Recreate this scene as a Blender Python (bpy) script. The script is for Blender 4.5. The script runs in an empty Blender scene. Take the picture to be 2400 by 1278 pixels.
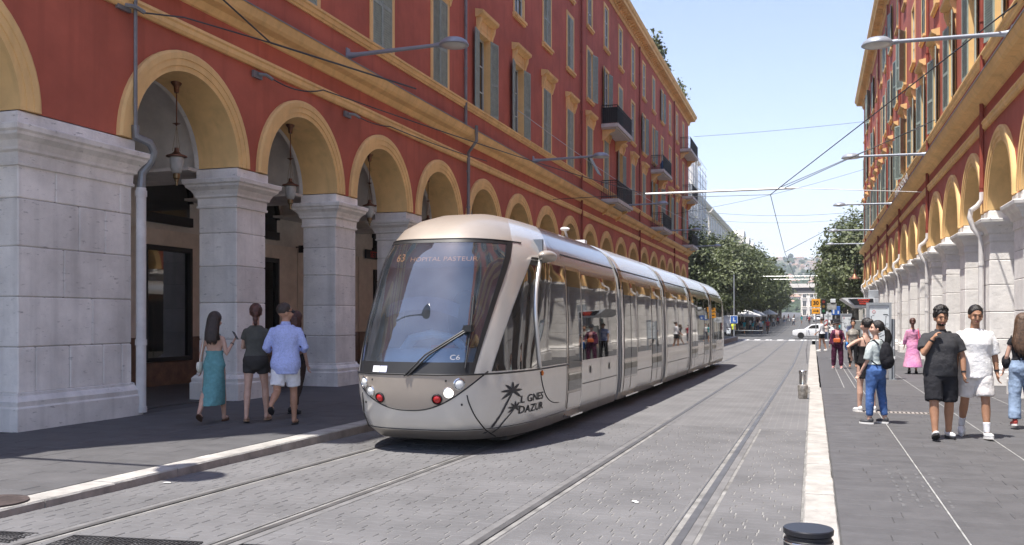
import bpy, bmesh, math, random
from mathutils import Vector, Matrix
from mathutils import noise as mnoise
R = random.Random(11)
pi = math.pi
scene = bpy.context.scene
COL = scene.collection
def rad(d): return math.radians(d)

# ------------------------------------------------------------------ camera, sky, sun, exposure
cd = bpy.data.cameras.new("camera")
cam = bpy.data.objects.new("camera", cd)
COL.objects.link(cam)
scene.camera = cam
cam.location = (0, 0, 1.7)
cam.rotation_euler = (rad(90), 0, rad(18.155))
cd.sensor_width = 36.0
cd.lens = 32.25
cd.shift_y = 0.0454
cd.clip_start = 0.1
cd.clip_end = 20000
world = bpy.data.worlds.new("World")
scene.world = world
world.use_nodes = True
nt = world.node_tree
bgn = nt.nodes["Background"]
sky = nt.nodes.new("ShaderNodeTexSky")
sky.sky_type = 'NISHITA'
sky.sun_disc = False
SUN_EL, SUN_DIR = rad(70), Vector((0.56, 0.83, 0)).normalized()     # direction the light travels
sky.sun_elevation = SUN_EL
sky.sun_rotation = math.atan2(-SUN_DIR.x, -SUN_DIR.y)
sky.air_density = 1.0
sky.dust_density = 0.6
sky.ozone_density = 1.0
tint = nt.nodes.new("ShaderNodeMix"); tint.data_type = 'RGBA'; tint.blend_type = 'MULTIPLY'; tint.inputs[0].default_value = 1.0
tint.inputs[7].default_value = (1.06, .95, .985, 1)
nt.links.new(sky.outputs[0], tint.inputs[6]); nt.links.new(tint.outputs[2], bgn.inputs[0])
bgn.inputs[1].default_value = 0.116
sl = bpy.data.lights.new("sun", 'SUN')
sl.energy = 4.2
sl.angle = rad(0.5)
sl.color = (1.0, 0.95, 0.88)
so = bpy.data.objects.new("sun", sl)
COL.objects.link(so)
tr = Vector((SUN_DIR.x * math.cos(SUN_EL), SUN_DIR.y * math.cos(SUN_EL), -math.sin(SUN_EL)))
so.rotation_euler = tr.to_track_quat('-Z', 'Y').to_euler()
so.location = (-30, -30, 60)
vs = scene.view_settings
vs.view_transform = 'Standard'
vs.look = 'None'
vs.gamma = 1.0
vs.use_curve_mapping = False
vs.exposure = 1.2
scene.cycles.max_bounces = 10
scene.cycles.diffuse_bounces = 6
scene.cycles.transparent_max_bounces = 12

# ------------------------------------------------------------------ materials
def newmat(name):
    m = bpy.data.materials.new(name)
    m.use_nodes = True
    n = m.node_tree
    return m, n, n.nodes["Principled BSDF"]
def N(n, t, **kw):
    x = n.nodes.new(t)
    for k, v in kw.items(): setattr(x, k, v)
    return x
def mat(name, col, rough=0.7, metal=0.0, var=0.12, scale=2.5, bump=0.0, bscale=25.0, spec=0.4, rnd=0.0,
        col2=None, streak=0.0, coat=0.0, emit=None, estr=0.0, alpha=1.0, cracks=0.0):
    m, n, b = newmat(name)
    L = n.links.new
    geo = N(n, "ShaderNodeNewGeometry")
    b.inputs["Roughness"].default_value = rough
    b.inputs["Metallic"].default_value = metal
    b.inputs["Specular IOR Level"].default_value = spec
    b.inputs["Coat Weight"].default_value = coat
    b.inputs["Coat Roughness"].default_value = 0.08
    no = N(n, "ShaderNodeTexNoise"); no.inputs["Scale"].default_value = scale; no.inputs["Detail"].default_value = 6; no.inputs["Roughness"].default_value = .65
    L(geo.outputs["Position"], no.inputs["Vector"])
    mr = N(n, "ShaderNodeMapRange"); mr.inputs[1].default_value = .3; mr.inputs[2].default_value = .7
    L(no.outputs[0], mr.inputs[0])
    c2 = col2 or tuple(max(0, c * (1 - 2.2 * var)) for c in col)
    mix = N(n, "ShaderNodeMix", data_type='RGBA')
    mix.inputs[6].default_value = (*[min(1, c * (1 + (var if not col2 else 0))) for c in col], 1)
    mix.inputs[7].default_value = (*c2, 1)
    L(mr.outputs[0], mix.inputs[0])
    out = mix.outputs[2]
    if streak:
        mp = N(n, "ShaderNodeMapping"); mp.inputs["Scale"].default_value = (3.5, 3.5, .22)
        L(geo.outputs["Position"], mp.inputs["Vector"])
        n2 = N(n, "ShaderNodeTexNoise"); n2.inputs["Scale"].default_value = 1.2; n2.inputs["Detail"].default_value = 5
        L(mp.outputs[0], n2.inputs["Vector"])
        m2 = N(n, "ShaderNodeMapRange"); m2.inputs[1].default_value = .5; m2.inputs[2].default_value = .75; m2.inputs[3].default_value = 0; m2.inputs[4].default_value = streak
        L(n2.outputs[0], m2.inputs[0])
        mx = N(n, "ShaderNodeMix", data_type='RGBA'); mx.inputs[7].default_value = (*[c * .55 for c in col], 1)
        L(m2.outputs[0], mx.inputs[0]); L(out, mx.inputs[6]); out = mx.outputs[2]
    if cracks:
        v = N(n, "ShaderNodeTexNoise"); v.inputs["Scale"].default_value = 9; v.inputs["Detail"].default_value = 8; v.inputs["Roughness"].default_value = .7
        mp = N(n, "ShaderNodeMapping"); mp.inputs["Scale"].default_value = (.6, .6, 2.2)
        L(geo.outputs["Position"], mp.inputs["Vector"]); L(mp.outputs[0], v.inputs["Vector"])
        m2 = N(n, "ShaderNodeMapRange"); m2.inputs[1].default_value = .6; m2.inputs[2].default_value = .68; m2.inputs[3].default_value = 0; m2.inputs[4].default_value = cracks
        L(v.outputs[0], m2.inputs[0])
        mx = N(n, "ShaderNodeMix", data_type='RGBA'); mx.inputs[7].default_value = (*[c * .4 for c in col], 1)
        L(m2.outputs[0], mx.inputs[0]); L(out, mx.inputs[6]); out = mx.outputs[2]
    if rnd:
        oi = N(n, "ShaderNodeObjectInfo")
        m3 = N(n, "ShaderNodeMapRange"); m3.inputs[3].default_value = 1 - rnd; m3.inputs[4].default_value = 1 + rnd
        L(oi.outputs["Random"], m3.inputs[0])
        hs = N(n, "ShaderNodeHueSaturation"); L(m3.outputs[0], hs.inputs["Value"]); L(out, hs.inputs["Color"]); out = hs.outputs[0]
    L(out, b.inputs["Base Color"])
    if bump:
        nb = N(n, "ShaderNodeTexNoise"); nb.inputs["Scale"].default_value = bscale; nb.inputs["Detail"].default_value = 7; nb.inputs["Roughness"].default_value = .7
        L(geo.outputs["Position"], nb.inputs["Vector"])
        bp = N(n, "ShaderNodeBump"); bp.inputs["Strength"].default_value = bump; bp.inputs["Distance"].default_value = .02
        L(nb.outputs[0], bp.inputs["Height"]); L(bp.outputs[0], b.inputs["Normal"])
    if emit:
        b.inputs["Emission Color"].default_value = (*emit, 1); b.inputs["Emission Strength"].default_value = estr
    return m
def glassmat(name, tint=(.6, .68, .72), base=.06, ior=1.5, rough=.01, glare=0.0):
    m = bpy.data.materials.new(name); m.use_nodes = True
    n = m.node_tree; n.nodes.clear(); L = n.links.new
    o = N(n, "ShaderNodeOutputMaterial"); t = N(n, "ShaderNodeBsdfTransparent"); g = N(n, "ShaderNodeBsdfGlossy")
    t.inputs[0].default_value = (*tint, 1); g.inputs["Roughness"].default_value = rough
    if glare:  # patchy bluish-white diffuse film, painted in for sky glare on the pane
        d = N(n, "ShaderNodeBsdfDiffuse"); d.inputs[0].default_value = (.5, .6, .72, 1); md = N(n, "ShaderNodeMixShader")
        geo = N(n, "ShaderNodeNewGeometry"); nz = N(n, "ShaderNodeTexNoise"); nz.inputs["Scale"].default_value = 2.2; nz.inputs["Detail"].default_value = 5; L(geo.outputs["Position"], nz.inputs["Vector"])
        mz = N(n, "ShaderNodeMapRange"); mz.inputs[1].default_value = .3; mz.inputs[2].default_value = .75; mz.inputs[3].default_value = glare * .3; mz.inputs[4].default_value = glare * 1.8; L(nz.outputs[0], mz.inputs[0])
        L(mz.outputs[0], md.inputs[0]); L(t.outputs[0], md.inputs[1]); L(d.outputs[0], md.inputs[2]); t = md
    fr = N(n, "ShaderNodeFresnel"); fr.inputs[0].default_value = ior
    ad = N(n, "ShaderNodeMath", operation='ADD', use_clamp=True); ad.inputs[1].default_value = base
    L(fr.outputs[0], ad.inputs[0])
    mx = N(n, "ShaderNodeMixShader"); L(ad.outputs[0], mx.inputs[0]); L(t.outputs[0], mx.inputs[1]); L(g.outputs[0], mx.inputs[2])
    L(mx.outputs[0], o.inputs[0])
    return m
def brickmat(name, c1, c2, mortar, bw, rh, ms, rough=.8, rot=0.0, bump=.35):
    m, n, b = newmat(name); L = n.links.new
    geo = N(n, "ShaderNodeNewGeometry")
    mp = N(n, "ShaderNodeMapping"); mp.inputs["Rotation"].default_value = (0, 0, rot)
    L(geo.outputs["Position"], mp.inputs["Vector"])
    br = N(n, "ShaderNodeTexBrick"); br.offset = .5; br.squash = 1
    br.inputs["Scale"].default_value = 1; br.inputs["Brick Width"].default_value = bw; br.inputs["Row Height"].default_value = rh
    br.inputs["Mortar Size"].default_value = ms; br.inputs["Mortar Smooth"].default_value = .3
    br.inputs["Color1"].default_value = (*c1, 1); br.inputs["Color2"].default_value = (*c2, 1); br.inputs["Mortar"].default_value = (*mortar, 1)
    L(mp.outputs[0], br.inputs["Vector"])
    no = N(n, "ShaderNodeTexNoise"); no.inputs["Scale"].default_value = 1.3; no.inputs["Detail"].default_value = 7
    L(geo.outputs["Position"], no.inputs["Vector"])
    mr = N(n, "ShaderNodeMapRange"); mr.inputs[1].default_value = .3; mr.inputs[2].default_value = .7; mr.inputs[3].default_value = .82; mr.inputs[4].default_value = 1.12
    L(no.outputs[0], mr.inputs[0])
    hs = N(n, "ShaderNodeHueSaturation"); L(mr.outputs[0], hs.inputs["Value"]); L(br.outputs[0], hs.inputs["Color"]); L(hs.outputs[0], b.inputs["Base Color"])
    b.inputs["Roughness"].default_value = rough
    bp = N(n, "ShaderNodeBump"); bp.inputs["Strength"].default_value = bump; bp.inputs["Distance"].default_value = .01; bp.invert = True
    L(br.outputs[1], bp.inputs["Height"]); L(bp.outputs[0], b.inputs["Normal"])
    return m

M = dict(
    red=mat("red_render", (.47, .122, .078), .85, var=.13, scale=.5, streak=.4, bump=.12, bscale=60),
    yellow=mat("ochre_render", (.82, .54, .235), .8, var=.09, scale=.9, streak=.4, bump=.1, bscale=50),
    stone=mat("white_limestone", (.80, .765, .72), .85, var=.11, scale=1.3, bump=.5, bscale=14, rnd=.1, streak=.45, cracks=.8),
    stone_r=mat("rough_limestone", (.8, .77, .73), .9, var=.08, scale=2.2, bump=.6, bscale=9, rnd=.04, streak=.12, cracks=.5),
    joint=mat("stone_joint", (.3, .27, .25), .95),
    plaster=mat("grey_plaster", (.74, .7, .65), .9, var=.12, scale=1.1, bump=.15),
    shopwall=mat("taupe_panel", (.72, .64, .56), .7, var=.08),
    dado=mat("brown_marble", (.2, .115, .075), .35, var=.2, scale=4),
    black=mat("black_metal", (.012, .012, .014), .45, var=.1),
    iron=mat("wrought_iron", (.016, .017, .02), .5, var=.1),
    shutter=mat("grey_green_shutter", (.3, .36, .315), .6, var=.1, scale=5, rnd=.12),
    wframe=mat("grey_window_frame", (.5, .54, .52), .55, var=.06, rnd=.1),
    pane=mat("window_pane", (.012, .014, .016), .06, var=.2, spec=.7),
    slab=mat("balcony_concrete", (.56, .53, .5), .8, var=.08, streak=.15),
    zinc=mat("zinc_pipe", (.24, .25, .26), .5, metal=.5, var=.12),
    whitepipe=mat("white_pipe", (.62, .6, .58), .5, var=.1, streak=.2),
    redpipe=mat("red_pipe", (.27, .062, .04), .5, var=.1),
    lampgrey=mat("grey_lamp_paint", (.3, .33, .38), .4, metal=.25, var=.06),
    lampglass=mat("lamp_diffuser", (.5, .5, .48), .25, var=.05),
    copper=mat("aged_copper", (.2, .095, .055), .45, metal=.8, var=.2, scale=12),
    brass=mat("aged_brass", (.28, .2, .1), .4, metal=.8, var=.2, scale=12),
    frost=mat("frosted_glass", (.42, .42, .4), .3, var=.1, scale=8),
    sett=mat("grey_sett", (.128, .126, .128), .8, var=.13, scale=.9, bump=.2, bscale=60, rnd=.07),
    settmass=mat("grey_setts", (.128, .126, .128), .8, var=.13, scale=.9, bump=.2, bscale=60),
    mortar=mat("sand_joint", (.225, .22, .21), .95, var=.25, scale=3, bump=.2, bscale=80),
    roadfar=brickmat("sett_paving", (.13, .128, .13), (.122, .12, .122), (.175, .172, .168), .24, .13, .008),
    slate=mat("dark_slate", (.085, .0835, .086), .7, var=.1, scale=3, bump=.2, bscale=50, rnd=.07),
    slatemass=mat("dark_slates", (.082, .08, .084), .7, var=.14, scale=3, bump=.2, bscale=50),
    slatebed=mat("slate_joint", (.07, .07, .07), .9, var=.2),
    slatefar=brickmat("slate_paving", (.085, .0835, .086), (.079, .077, .081), (.06, .06, .062), .9, .24, .006, .7),
    lightline=mat("pale_joint", (.33, .33, .32), .85, var=.2, scale=6),
    kerb=mat("pale_kerb_stone", (.37, .353, .328), .85, var=.16, scale=3.5, bump=.6, bscale=22, rnd=.06, cracks=.4),
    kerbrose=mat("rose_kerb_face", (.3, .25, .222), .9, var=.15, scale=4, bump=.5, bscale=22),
    steel=mat("rail_steel", (.16, .157, .155), .5, metal=.6, var=.15, scale=3),
    groove=mat("rail_groove", (.025, .023, .022), .9),
    railband=mat("rail_band", (.15, .147, .146), .8, var=.15, scale=4, bump=.2),
    cast=mat("cast_iron", (.04, .04, .042), .55, metal=.3, var=.2, scale=8),
    grate=mat("stone_grate", (.3, .27, .25), .8, var=.1),
    manhole=mat("rusty_iron", (.055, .04, .037), .8, var=.25, scale=9),
    asphalt=mat("asphalt", (.1, .1, .102), .85, var=.15, scale=2, bump=.2),
    white=mat("white_paint", (.72, .72, .7), .7, var=.1, scale=4),
    leaf=None,
)
# ------------------------------------------------------------------ mesh helpers
class MB:
    def __init__(s): s.v = []; s.f = []; s.m = []; s.cur = 0
    def add(s, vs, fs):
        o = len(s.v); s.v.extend([tuple(v) for v in vs])
        for f in fs: s.f.append(tuple(i + o for i in f)); s.m.append(s.cur)
    def box(s, a, b, mtx=None):
        x0, y0, z0 = a; x1, y1, z1 = b
        vs = [(x0,y0,z0),(x1,y0,z0),(x1,y1,z0),(x0,y1,z0),(x0,y0,z1),(x1,y0,z1),(x1,y1,z1),(x0,y1,z1)]
        if mtx is not None: vs = [mtx @ Vector(v) for v in vs]
        s.add(vs, [(0,3,2,1),(4,5,6,7),(0,1,5,4),(1,2,6,5),(2,3,7,6),(3,0,4,7)])
    def cbox(s, a, b, c=.01):
        """box with chamfered vertical and top edges"""
        x0, y0, z0 = a; x1, y1, z1 = b
        def ring(i, z): return [(x0+i+c,y0+i,z),(x1-i-c,y0+i,z),(x1-i,y0+i+c,z),(x1-i,y1-i-c,z),(x1-i-c,y1-i,z),(x0+i+c,y1-i,z),(x0+i,y1-i-c,z),(x0+i,y0+i+c,z)]
        r = [ring(c, z0), ring(0, z0+c), ring(0, z1-c), ring(c, z1)]
        s.loft(r)
    def quad(s, a, b, c, d): s.add([a, b, c, d], [(0, 1, 2, 3)])
    def loft(s, rings, closed=True, caps=True):
        n = len(rings[0]); o = len(s.v)
        for r in rings: s.v.extend([tuple(p) for p in r])
        k = n if closed else n - 1
        for i in range(len(rings) - 1):
            for j in range(k):
                j2 = (j + 1) % n
                s.f.append((o+i*n+j, o+i*n+j2, o+(i+1)*n+j2, o+(i+1)*n+j)); s.m.append(s.cur)
        if caps and closed:
            s.f.append(tuple(o + j for j in reversed(range(n)))); s.m.append(s.cur)
            s.f.append(tuple(o + (len(rings)-1)*n + j for j in range(n))); s.m.append(s.cur)
    def tube(s, pts, rr, n=8, ends=True, flat=None):
        pts = [Vector(p) for p in pts]
        if not isinstance(rr, (list, tuple)): rr = [rr] * len(pts)
        rings = []; up = None
        for i, p in enumerate(pts):
            d = (pts[min(i+1, len(pts)-1)] - pts[max(i-1, 0)])
            if d.length < 1e-9: d = Vector((0, 0, 1))
            d.normalize()
            if up is None:
                up = Vector((0, 0, 1)) if abs(d.z) < .9 else Vector((0, 1, 0))
            x = d.cross(up)
            if x.length < 1e-4: x = d.cross(Vector((1, .3, 0)))
            x.normalize(); y = x.cross(d).normalized(); up = y
            r = rr[i]; ra, rb = r if isinstance(r, (list, tuple)) else (r, r)
            rings.append([p + x * (math.cos(2*pi*k/n) * ra) + y * (math.sin(2*pi*k/n) * rb) for k in range(n)])
        s.loft(rings, True, ends)
    def cyl(s, p0, p1, r0, r1=None, n=12): s.tube([p0, p1], [r0, r0 if r1 is None else r1], n)
    def ell(s, c, r, n=12, k=8, mtx=None):
        rings = []
        for i in range(k + 1):
            t = pi * i / k; st = max(math.sin(t), .02)
            ring = [Vector((r[0]*st*math.cos(2*pi*j/n), r[1]*st*math.sin(2*pi*j/n), -r[2]*math.cos(t))) for j in range(n)]
            if mtx is not None: ring = [mtx @ p for p in ring]
            rings.append([p + Vector(c) for p in ring])
        s.loft(rings)
    def lathe(s, prof, c=(0, 0, 0), n=16, axis='z'):
        rings = []
        for r, z in prof:
            ring = []
            for j in range(n):
                a = 2*pi*j/n; x, y = max(r, .0004)*math.cos(a), max(r, .0004)*math.sin(a)
                p = (x, y, z) if axis == 'z' else ((z, x, y) if axis == 'x' else (x, z, y))
                ring.append((p[0]+c[0], p[1]+c[1], p[2]+c[2]))
            rings.append(ring)
        s.loft(rings)
    def prism(s, poly, lo, hi, axis='y'):
        """poly: (a,b) pairs; axis y: (x,z) pairs extruded along y, x: (y,z), z: (x,y)"""
        def mk(p, t): return (p[0], t, p[1]) if axis == 'y' else ((t, p[0], p[1]) if axis == 'x' else (p[0], p[1], t))
        s.loft([[mk(p, lo) for p in poly], [mk(p, hi) for p in poly]])
    def mesh(s, name, mats, smooth=None, recalc=True):
        me = bpy.data.meshes.new(name)
        me.from_pydata(s.v, [], s.f)
        if not isinstance(mats, (list, tuple)): mats = [mats]
        for m in mats: me.materials.append(m)
        if len(mats) > 1: me.polygons.foreach_set("material_index", s.m)
        if recalc:
            bm = bmesh.new(); bm.from_mesh(me); bmesh.ops.recalc_face_normals(bm, faces=bm.faces[:]); bm.to_mesh(me); bm.free()
        if smooth is not None:
            me.polygons.foreach_set("use_smooth", [True] * len(me.polygons))
            if smooth < 3: me.set_sharp_from_angle(angle=smooth)
        me.update()
        return me
    def build(s, name, mats, parent=None, smooth=None, loc=None, recalc=True):
        return ob(name, s.mesh(name, mats, smooth, recalc), parent, loc)
def ob(name, me, parent=None, loc=None, rotz=None):
    o = bpy.data.objects.new(name, me); COL.objects.link(o)
    if parent is not None: o.parent = parent
    if loc is not None: o.location = loc
    if rotz is not None: o.rotation_euler = (0, 0, rotz)
    return o
def tag(o, label=None, cat=None, group=None, kind=None):
    if label: o['label'] = label
    if cat: o['category'] = cat
    if group: o['group'] = group
    if kind: o['kind'] = kind
    return o
def thing(name, label, cat, loc=(0, 0, 0), rotz=0.0, group=None):
    o = ob(name, None, None, loc, rotz)
    o.empty_display_size = .2
    return tag(o, label, cat, group)
def dup(o, loc=None, rotz=None, label=None, group=None, parent=None):
    c = o.copy(); COL.objects.link(c); c.parent = parent
    if loc is not None: c.location = loc
    if rotz is not None: c.rotation_euler = (0, 0, rotz)
    if label: c['label'] = label
    if group: c['group'] = group
    for ch in list(o.children): dup(ch, parent=c)
    return c
def text(body, size, m, name, parent=None, mtx=None, ext=.003, warp=None, align='CENTER', sx=1.0, bold=0.0):
    cu = bpy.data.curves.new(name, 'FONT'); cu.body = body; cu.size = size; cu.extrude = ext; cu.align_x = align; cu.align_y = 'CENTER'; cu.offset = bold
    cu.resolution_u = 3
    t = bpy.data.objects.new(name, cu); COL.objects.link(t)
    dg = bpy.context.evaluated_depsgraph_get()
    me = bpy.data.meshes.new_from_object(t.evaluated_get(dg)); bpy.data.objects.remove(t); bpy.data.curves.remove(cu)
    for v in me.vertices:
        p = Vector((v.co.x * sx, v.co.y, v.co.z))
        v.co = warp(p) if warp else (mtx @ p if mtx is not None else p)
    me.name = name; me.materials.clear(); me.materials.append(m)
    return ob(name, me, parent)
def evalmesh(o):
    dg = bpy.context.evaluated_depsgraph_get()
    return bpy.data.meshes.new_from_object(o.evaluated_get(dg))
def remeshed(mb, name, m, voxel, smooth_it=4, disp=0.0, dscale=.12, parent=None):
    me = mb.mesh(name, m)
    o = ob(name, me)
    r = o.modifiers.new("r", 'REMESH'); r.mode = 'VOXEL'; r.voxel_size = voxel
    if smooth_it:
        sm = o.modifiers.new("s", 'SMOOTH'); sm.factor = .5; sm.iterations = smooth_it
    if disp:
        tx = bpy.data.textures.new(name, 'CLOUDS'); tx.noise_scale = dscale; tx.noise_depth = 2
        d = o.modifiers.new("d", 'DISPLACE'); d.texture = tx; d.strength = disp; d.mid_level = .5; d.texture_coords = 'GLOBAL'
    nm = evalmesh(o)
    bpy.data.objects.remove(o); bpy.data.meshes.remove(me)
    nm.name = name
    nm.polygons.foreach_set("use_smooth", [True] * len(nm.polygons))
    if not nm.materials: nm.materials.append(m)
    return ob(name, nm, parent)

# ------------------------------------------------------------------ ground
def zr(y):
    if y < 4: z = 0.0
    elif y < 25: z = -.008 * (y - 4)
    elif y < 45: z = -.168 - .006 * (y - 25)
    elif y < 105: z = -.288
    else: z = -.288 + .012 * (y - 105)
    return z
def c1(y): return -4.98 + .0088 * (min(max(y, 5), 45) - 7)
def c2(y): return -1.72 + .006 * (min(max(y, 5), 40) - 7)
KL, KR = -6.65, -.08          # faces of the two kerbs
GA = .7255
def ys_list(a, b, st):
    n = max(1, int(math.ceil((b - a) / st))); return [a + (b - a) * i / n for i in range(n + 1)]
def strip(x0, x1, ya, yb, dz=0.0, st=3.0, zf=zr, fx0=None, fx1=None, nx=1):
    m = MB(); rows = []
    for y in ys_list(ya, yb, st):
        a = fx0(y) if fx0 else x0; b = fx1(y) if fx1 else x1
        rows.append([(a + (b - a) * i / nx, y, zf(y) + dz) for i in range(nx + 1)])
    m.loft(rows, False, False)
    return m
FAR = 15.5
ground = strip(-500, 500, -60, 900, -.45, 12, nx=2).build("ground", M['asphalt']); tag(ground, kind='structure', label="asphalt ground under the street and the city blocks")
road = ob("road", strip(KL - .02, KR + .02, 4.2, FAR, -.0035).mesh("road", M['mortar'])); tag(road, "grey sett paved tramway street with light joints", kind='structure')
strip(KL - .02, KR + .02, FAR, 92, 0.0).build("far_paving", M['roadfar'], road)
strip(KL - .02, KR + .02, -12, 4.2, -.004).build("near_paving", M['roadfar'], road)
strip(-10.5, 2.5, 92, 420, -.006, 6).build("avenue_paving", M['asphalt'], road)
strip(-60, 60, 88, 104, -.01, 4).build("cross_street", M['asphalt'], road)
# setts
def in_view(x, y, z=0.0):
    D = -.31158 * x + .95022 * y; xc = x * .95022 + y * .31158
    if D < .5: return None
    u = 1200 + 2150 * xc / D; v = 748 - 2150 * (z - 1.7) / D
    return (u, v, D) if -300 < u < 2750 and v < 1480 else None
bandw = .115
def rails_x(y): return [c1(y) - GA, c1(y) + GA, c2(y) - GA, c2(y) + GA]
setts = []
y = 4.9
while y < FAR:
    rh = .126 + R.uniform(-.006, .006)
    rx = rails_x(y)
    spans = [(KL + .01, rx[0] - bandw)] + [(rx[i] + bandw, rx[i+1] - bandw) for i in range(3)] + [(rx[3] + bandw + .03, KR - .015)]
    for a, b in spans:
        x = a - R.uniform(0, .1)
        while x < b - .05:
            w = R.uniform(.16, .29); xa, xb = max(x, a), min(x + w, b)
            if xb > b - .07: xb = b
            if xb - xa > .05: setts.append((xa, xb, y, y + rh))
            x = xb if xb < b else b
    y += rh
setts = [q for q in setts if in_view((q[0]+q[1])/2, (q[2]+q[3])/2)]
setts.sort(key=lambda q: in_view((q[0]+q[1])/2, (q[2]+q[3])/2)[2])
def sett_geo(m, q, g=.004, loc=None):
    xa, xb, ya, yb = q; zc = zr((ya + yb) / 2) + R.uniform(-.0015, .0015)
    tx, ty = R.uniform(-.0015, .0015), R.uniform(-.0015, .0015)
    j = lambda: R.uniform(-.003, .003)
    o = loc or (0, 0, 0)
    xa += g + abs(j()); xb -= g + abs(j()); ya += g + abs(j()); yb -= g + abs(j())
    b = .005; cs = [(xa, ya), (xb, ya), (xb, yb), (xa, yb)]; ins = [(xa+b, ya+b), (xb-b, ya+b), (xb-b, yb-b), (xa+b, yb-b)]
    def P(p, dz): return (p[0] - o[0], p[1] - o[1], zc + dz + tx * (p[0] - xa) / (xb - xa + .01) + ty * (p[1] - ya) / (yb - ya + .01) - o[2])
    lo, mi, hi = [P(p, -.03) for p in cs], [P(p, -.003) for p in cs], [P(p, .002) for p in ins]
    o_ = len(m.v); m.v.extend(lo + mi + hi)
    for k in range(4):
        k2 = (k + 1) % 4
        m.f.append((o_+k, o_+k2, o_+4+k2, o_+4+k)); m.f.append((o_+4+k, o_+4+k2, o_+8+k2, o_+8+k)); m.m += [0, 0]
    m.f.append((o_+8, o_+9, o_+10, o_+11)); m.m.append(0)
for q in setts[:300]:
    c = ((q[0]+q[1])/2, (q[2]+q[3])/2, zr(q[2])); m = MB(); sett_geo(m, q, loc=c)
    m.build("sett", M['sett'], road, loc=c, recalc=False)
m = MB()
for q in setts[300:]: sett_geo(m, q)
tag(m.build("sett_mass", M['settmass'], road, recalc=False), kind='stuff')
# rails
for k, fx in enumerate([lambda y: c1(y) - GA, lambda y: c1(y) + GA, lambda y: c2(y) - GA, lambda y: c2(y) + GA]):
    s_ = 1 if k % 2 == 0 else -1          # the groove lies on the inner side of each rail
    m = MB()
    for mi, (a, b, dz) in enumerate([(-.035, .03, .006), (.03, .088, -.035), (.088, .1, .002)]):
        m.cur = 0 if mi != 1 else 1
        rows = [[(fx(y) + s_ * a, y, zr(y) + dz), (fx(y) + s_ * b, y, zr(y) + dz)] for y in ys_list(-8, 380, 2.5)]
        m.loft(rows, False, False)
    m.cur = 2
    for a, b in ((-.115, -.035), (.1, .13)):
        rows = [[(fx(y) + s_ * a, y, zr(y) + .001), (fx(y) + s_ * b, y, zr(y) + .001)] for y in ys_list(-8, 92, 2.5)]
        m.loft(rows, False, False)
    m.build("tram_rail", [M['steel'], M['groove'], M['railband']], road)
# left pavement, kerb, right platform
ZL = .06
lp = ob("pavement", strip(-11.6, KL - .28, 4.6, 16.2, -.006, zf=lambda y: ZL).mesh("pavement", M['slatebed'])); tag(lp, "dark slate pavement in front of the shaded arcade", kind='structure')
strip(-11.6, KL - .28, -12, 4.6, 0, zf=lambda y: ZL).build("pavement_field", M['slatefar'], lp)
strip(-11.6, KL - .28, 16.2, 88, 0, zf=lambda y: ZL).build("pavement_field", M['slatefar'], lp)
strip(-15.2, -11.6, -3, 88, 0, zf=lambda y: ZL + .001).build("arcade_floor", M['slatefar'], lp)
rp = ob("platform", strip(.2, 4.2, 4.6, 22.0, -.006, zf=lambda y: 0).mesh("platform", M['slatebed'])); tag(rp, "dark slate tram platform pavement on the sunny side", kind='structure')
strip(.2, 4.2, -12, 4.6, 0, zf=lambda y: 0).build("platform_field", M['slatefar'], rp)
strip(.2, 4.2, 22, 88, 0, zf=lambda y: 0 if y < 64 else -.02 * min(y - 64, 13)).build("platform_field", M['slatefar'], rp)
strip(4.2, 9.2, -6, 88, .001, zf=lambda y: 0 if y < 64 else -.02 * min(y - 64, 13)).build("arcade_floor", M['slatefar'], rp)
slabs = []
def slab_rows(x0, x1, ya, yb, zt, lines=()):
    out = []; y = ya
    edges = [x0] + list(lines) + [x1]
    while y < yb:
        h = R.choice([.2, .24, .24, .28])
        for i in range(len(edges) - 1):
            a, b = edges[i] + (.008 if i else 0), edges[i+1] - .008; x = a - R.uniform(0, .5)
            while x < b - .04:
                w = R.uniform(.55, 1.15); xa, xb = max(x, a), min(x + w, b)
                if b - xb < .16: xb = b
                if xb - xa > .05: out.append((xa, xb, y, y + h))
                x = xb
        y += h
    out = [q for q in out if in_view((q[0]+q[1])/2, (q[2]+q[3])/2, zt)]
    out.sort(key=lambda q: in_view((q[0]+q[1])/2, (q[2]+q[3])/2, zt)[2])
    return out
def slab_geo(m, q, zt, loc=(0, 0, 0)):
    xa, xb, ya, yb = q; g = .0025; z = zt + R.uniform(-.0015, .0015)
    xa += g; xb -= g; ya += g; yb -= g; b = .003
    ring = lambda i, zz: [(xa+i-loc[0], ya+i-loc[1], zz-loc[2]), (xb-i-loc[0], ya+i-loc[1], zz-loc[2]), (xb-i-loc[0], yb-i-loc[1], zz-loc[2]), (xa+i-loc[0], yb-i-loc[1], zz-loc[2])]
    o = len(m.v); m.v.extend(ring(0, z - .03) + ring(0, z - .004) + ring(b, z))
    for k in range(4):
        k2 = (k+1) % 4
        m.f.append((o+k, o+k2, o+4+k2, o+4+k)); m.f.append((o+4+k, o+4+k2, o+8+k2, o+8+k)); m.m += [0, 0]
    m.f.append((o+8, o+9, o+10, o+11)); m.m.append(0)
for root, zt, sl_ in ((rp, 0.0, slab_rows(.21, 4.2, 4.7, 22, 0, (1.13, 2.42, 3.7))), (lp, ZL, slab_rows(-11.0, KL - .3, 4.8, 16.2, ZL, (-8.75,)))):
    for q in sl_[:300]:
        c = ((q[0]+q[1])/2, (q[2]+q[3])/2, zt); m = MB(); slab_geo(m, q, zt, c); m.build("paving_slab", M['slate'], root, loc=c, recalc=False)
    m = MB()
    for q in sl_[300:]: slab_geo(m, q, zt)
    if m.v: tag(m.build("paving_slab_mass", M['slatemass'], root, recalc=False), kind='stuff')
m = MB()
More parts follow.
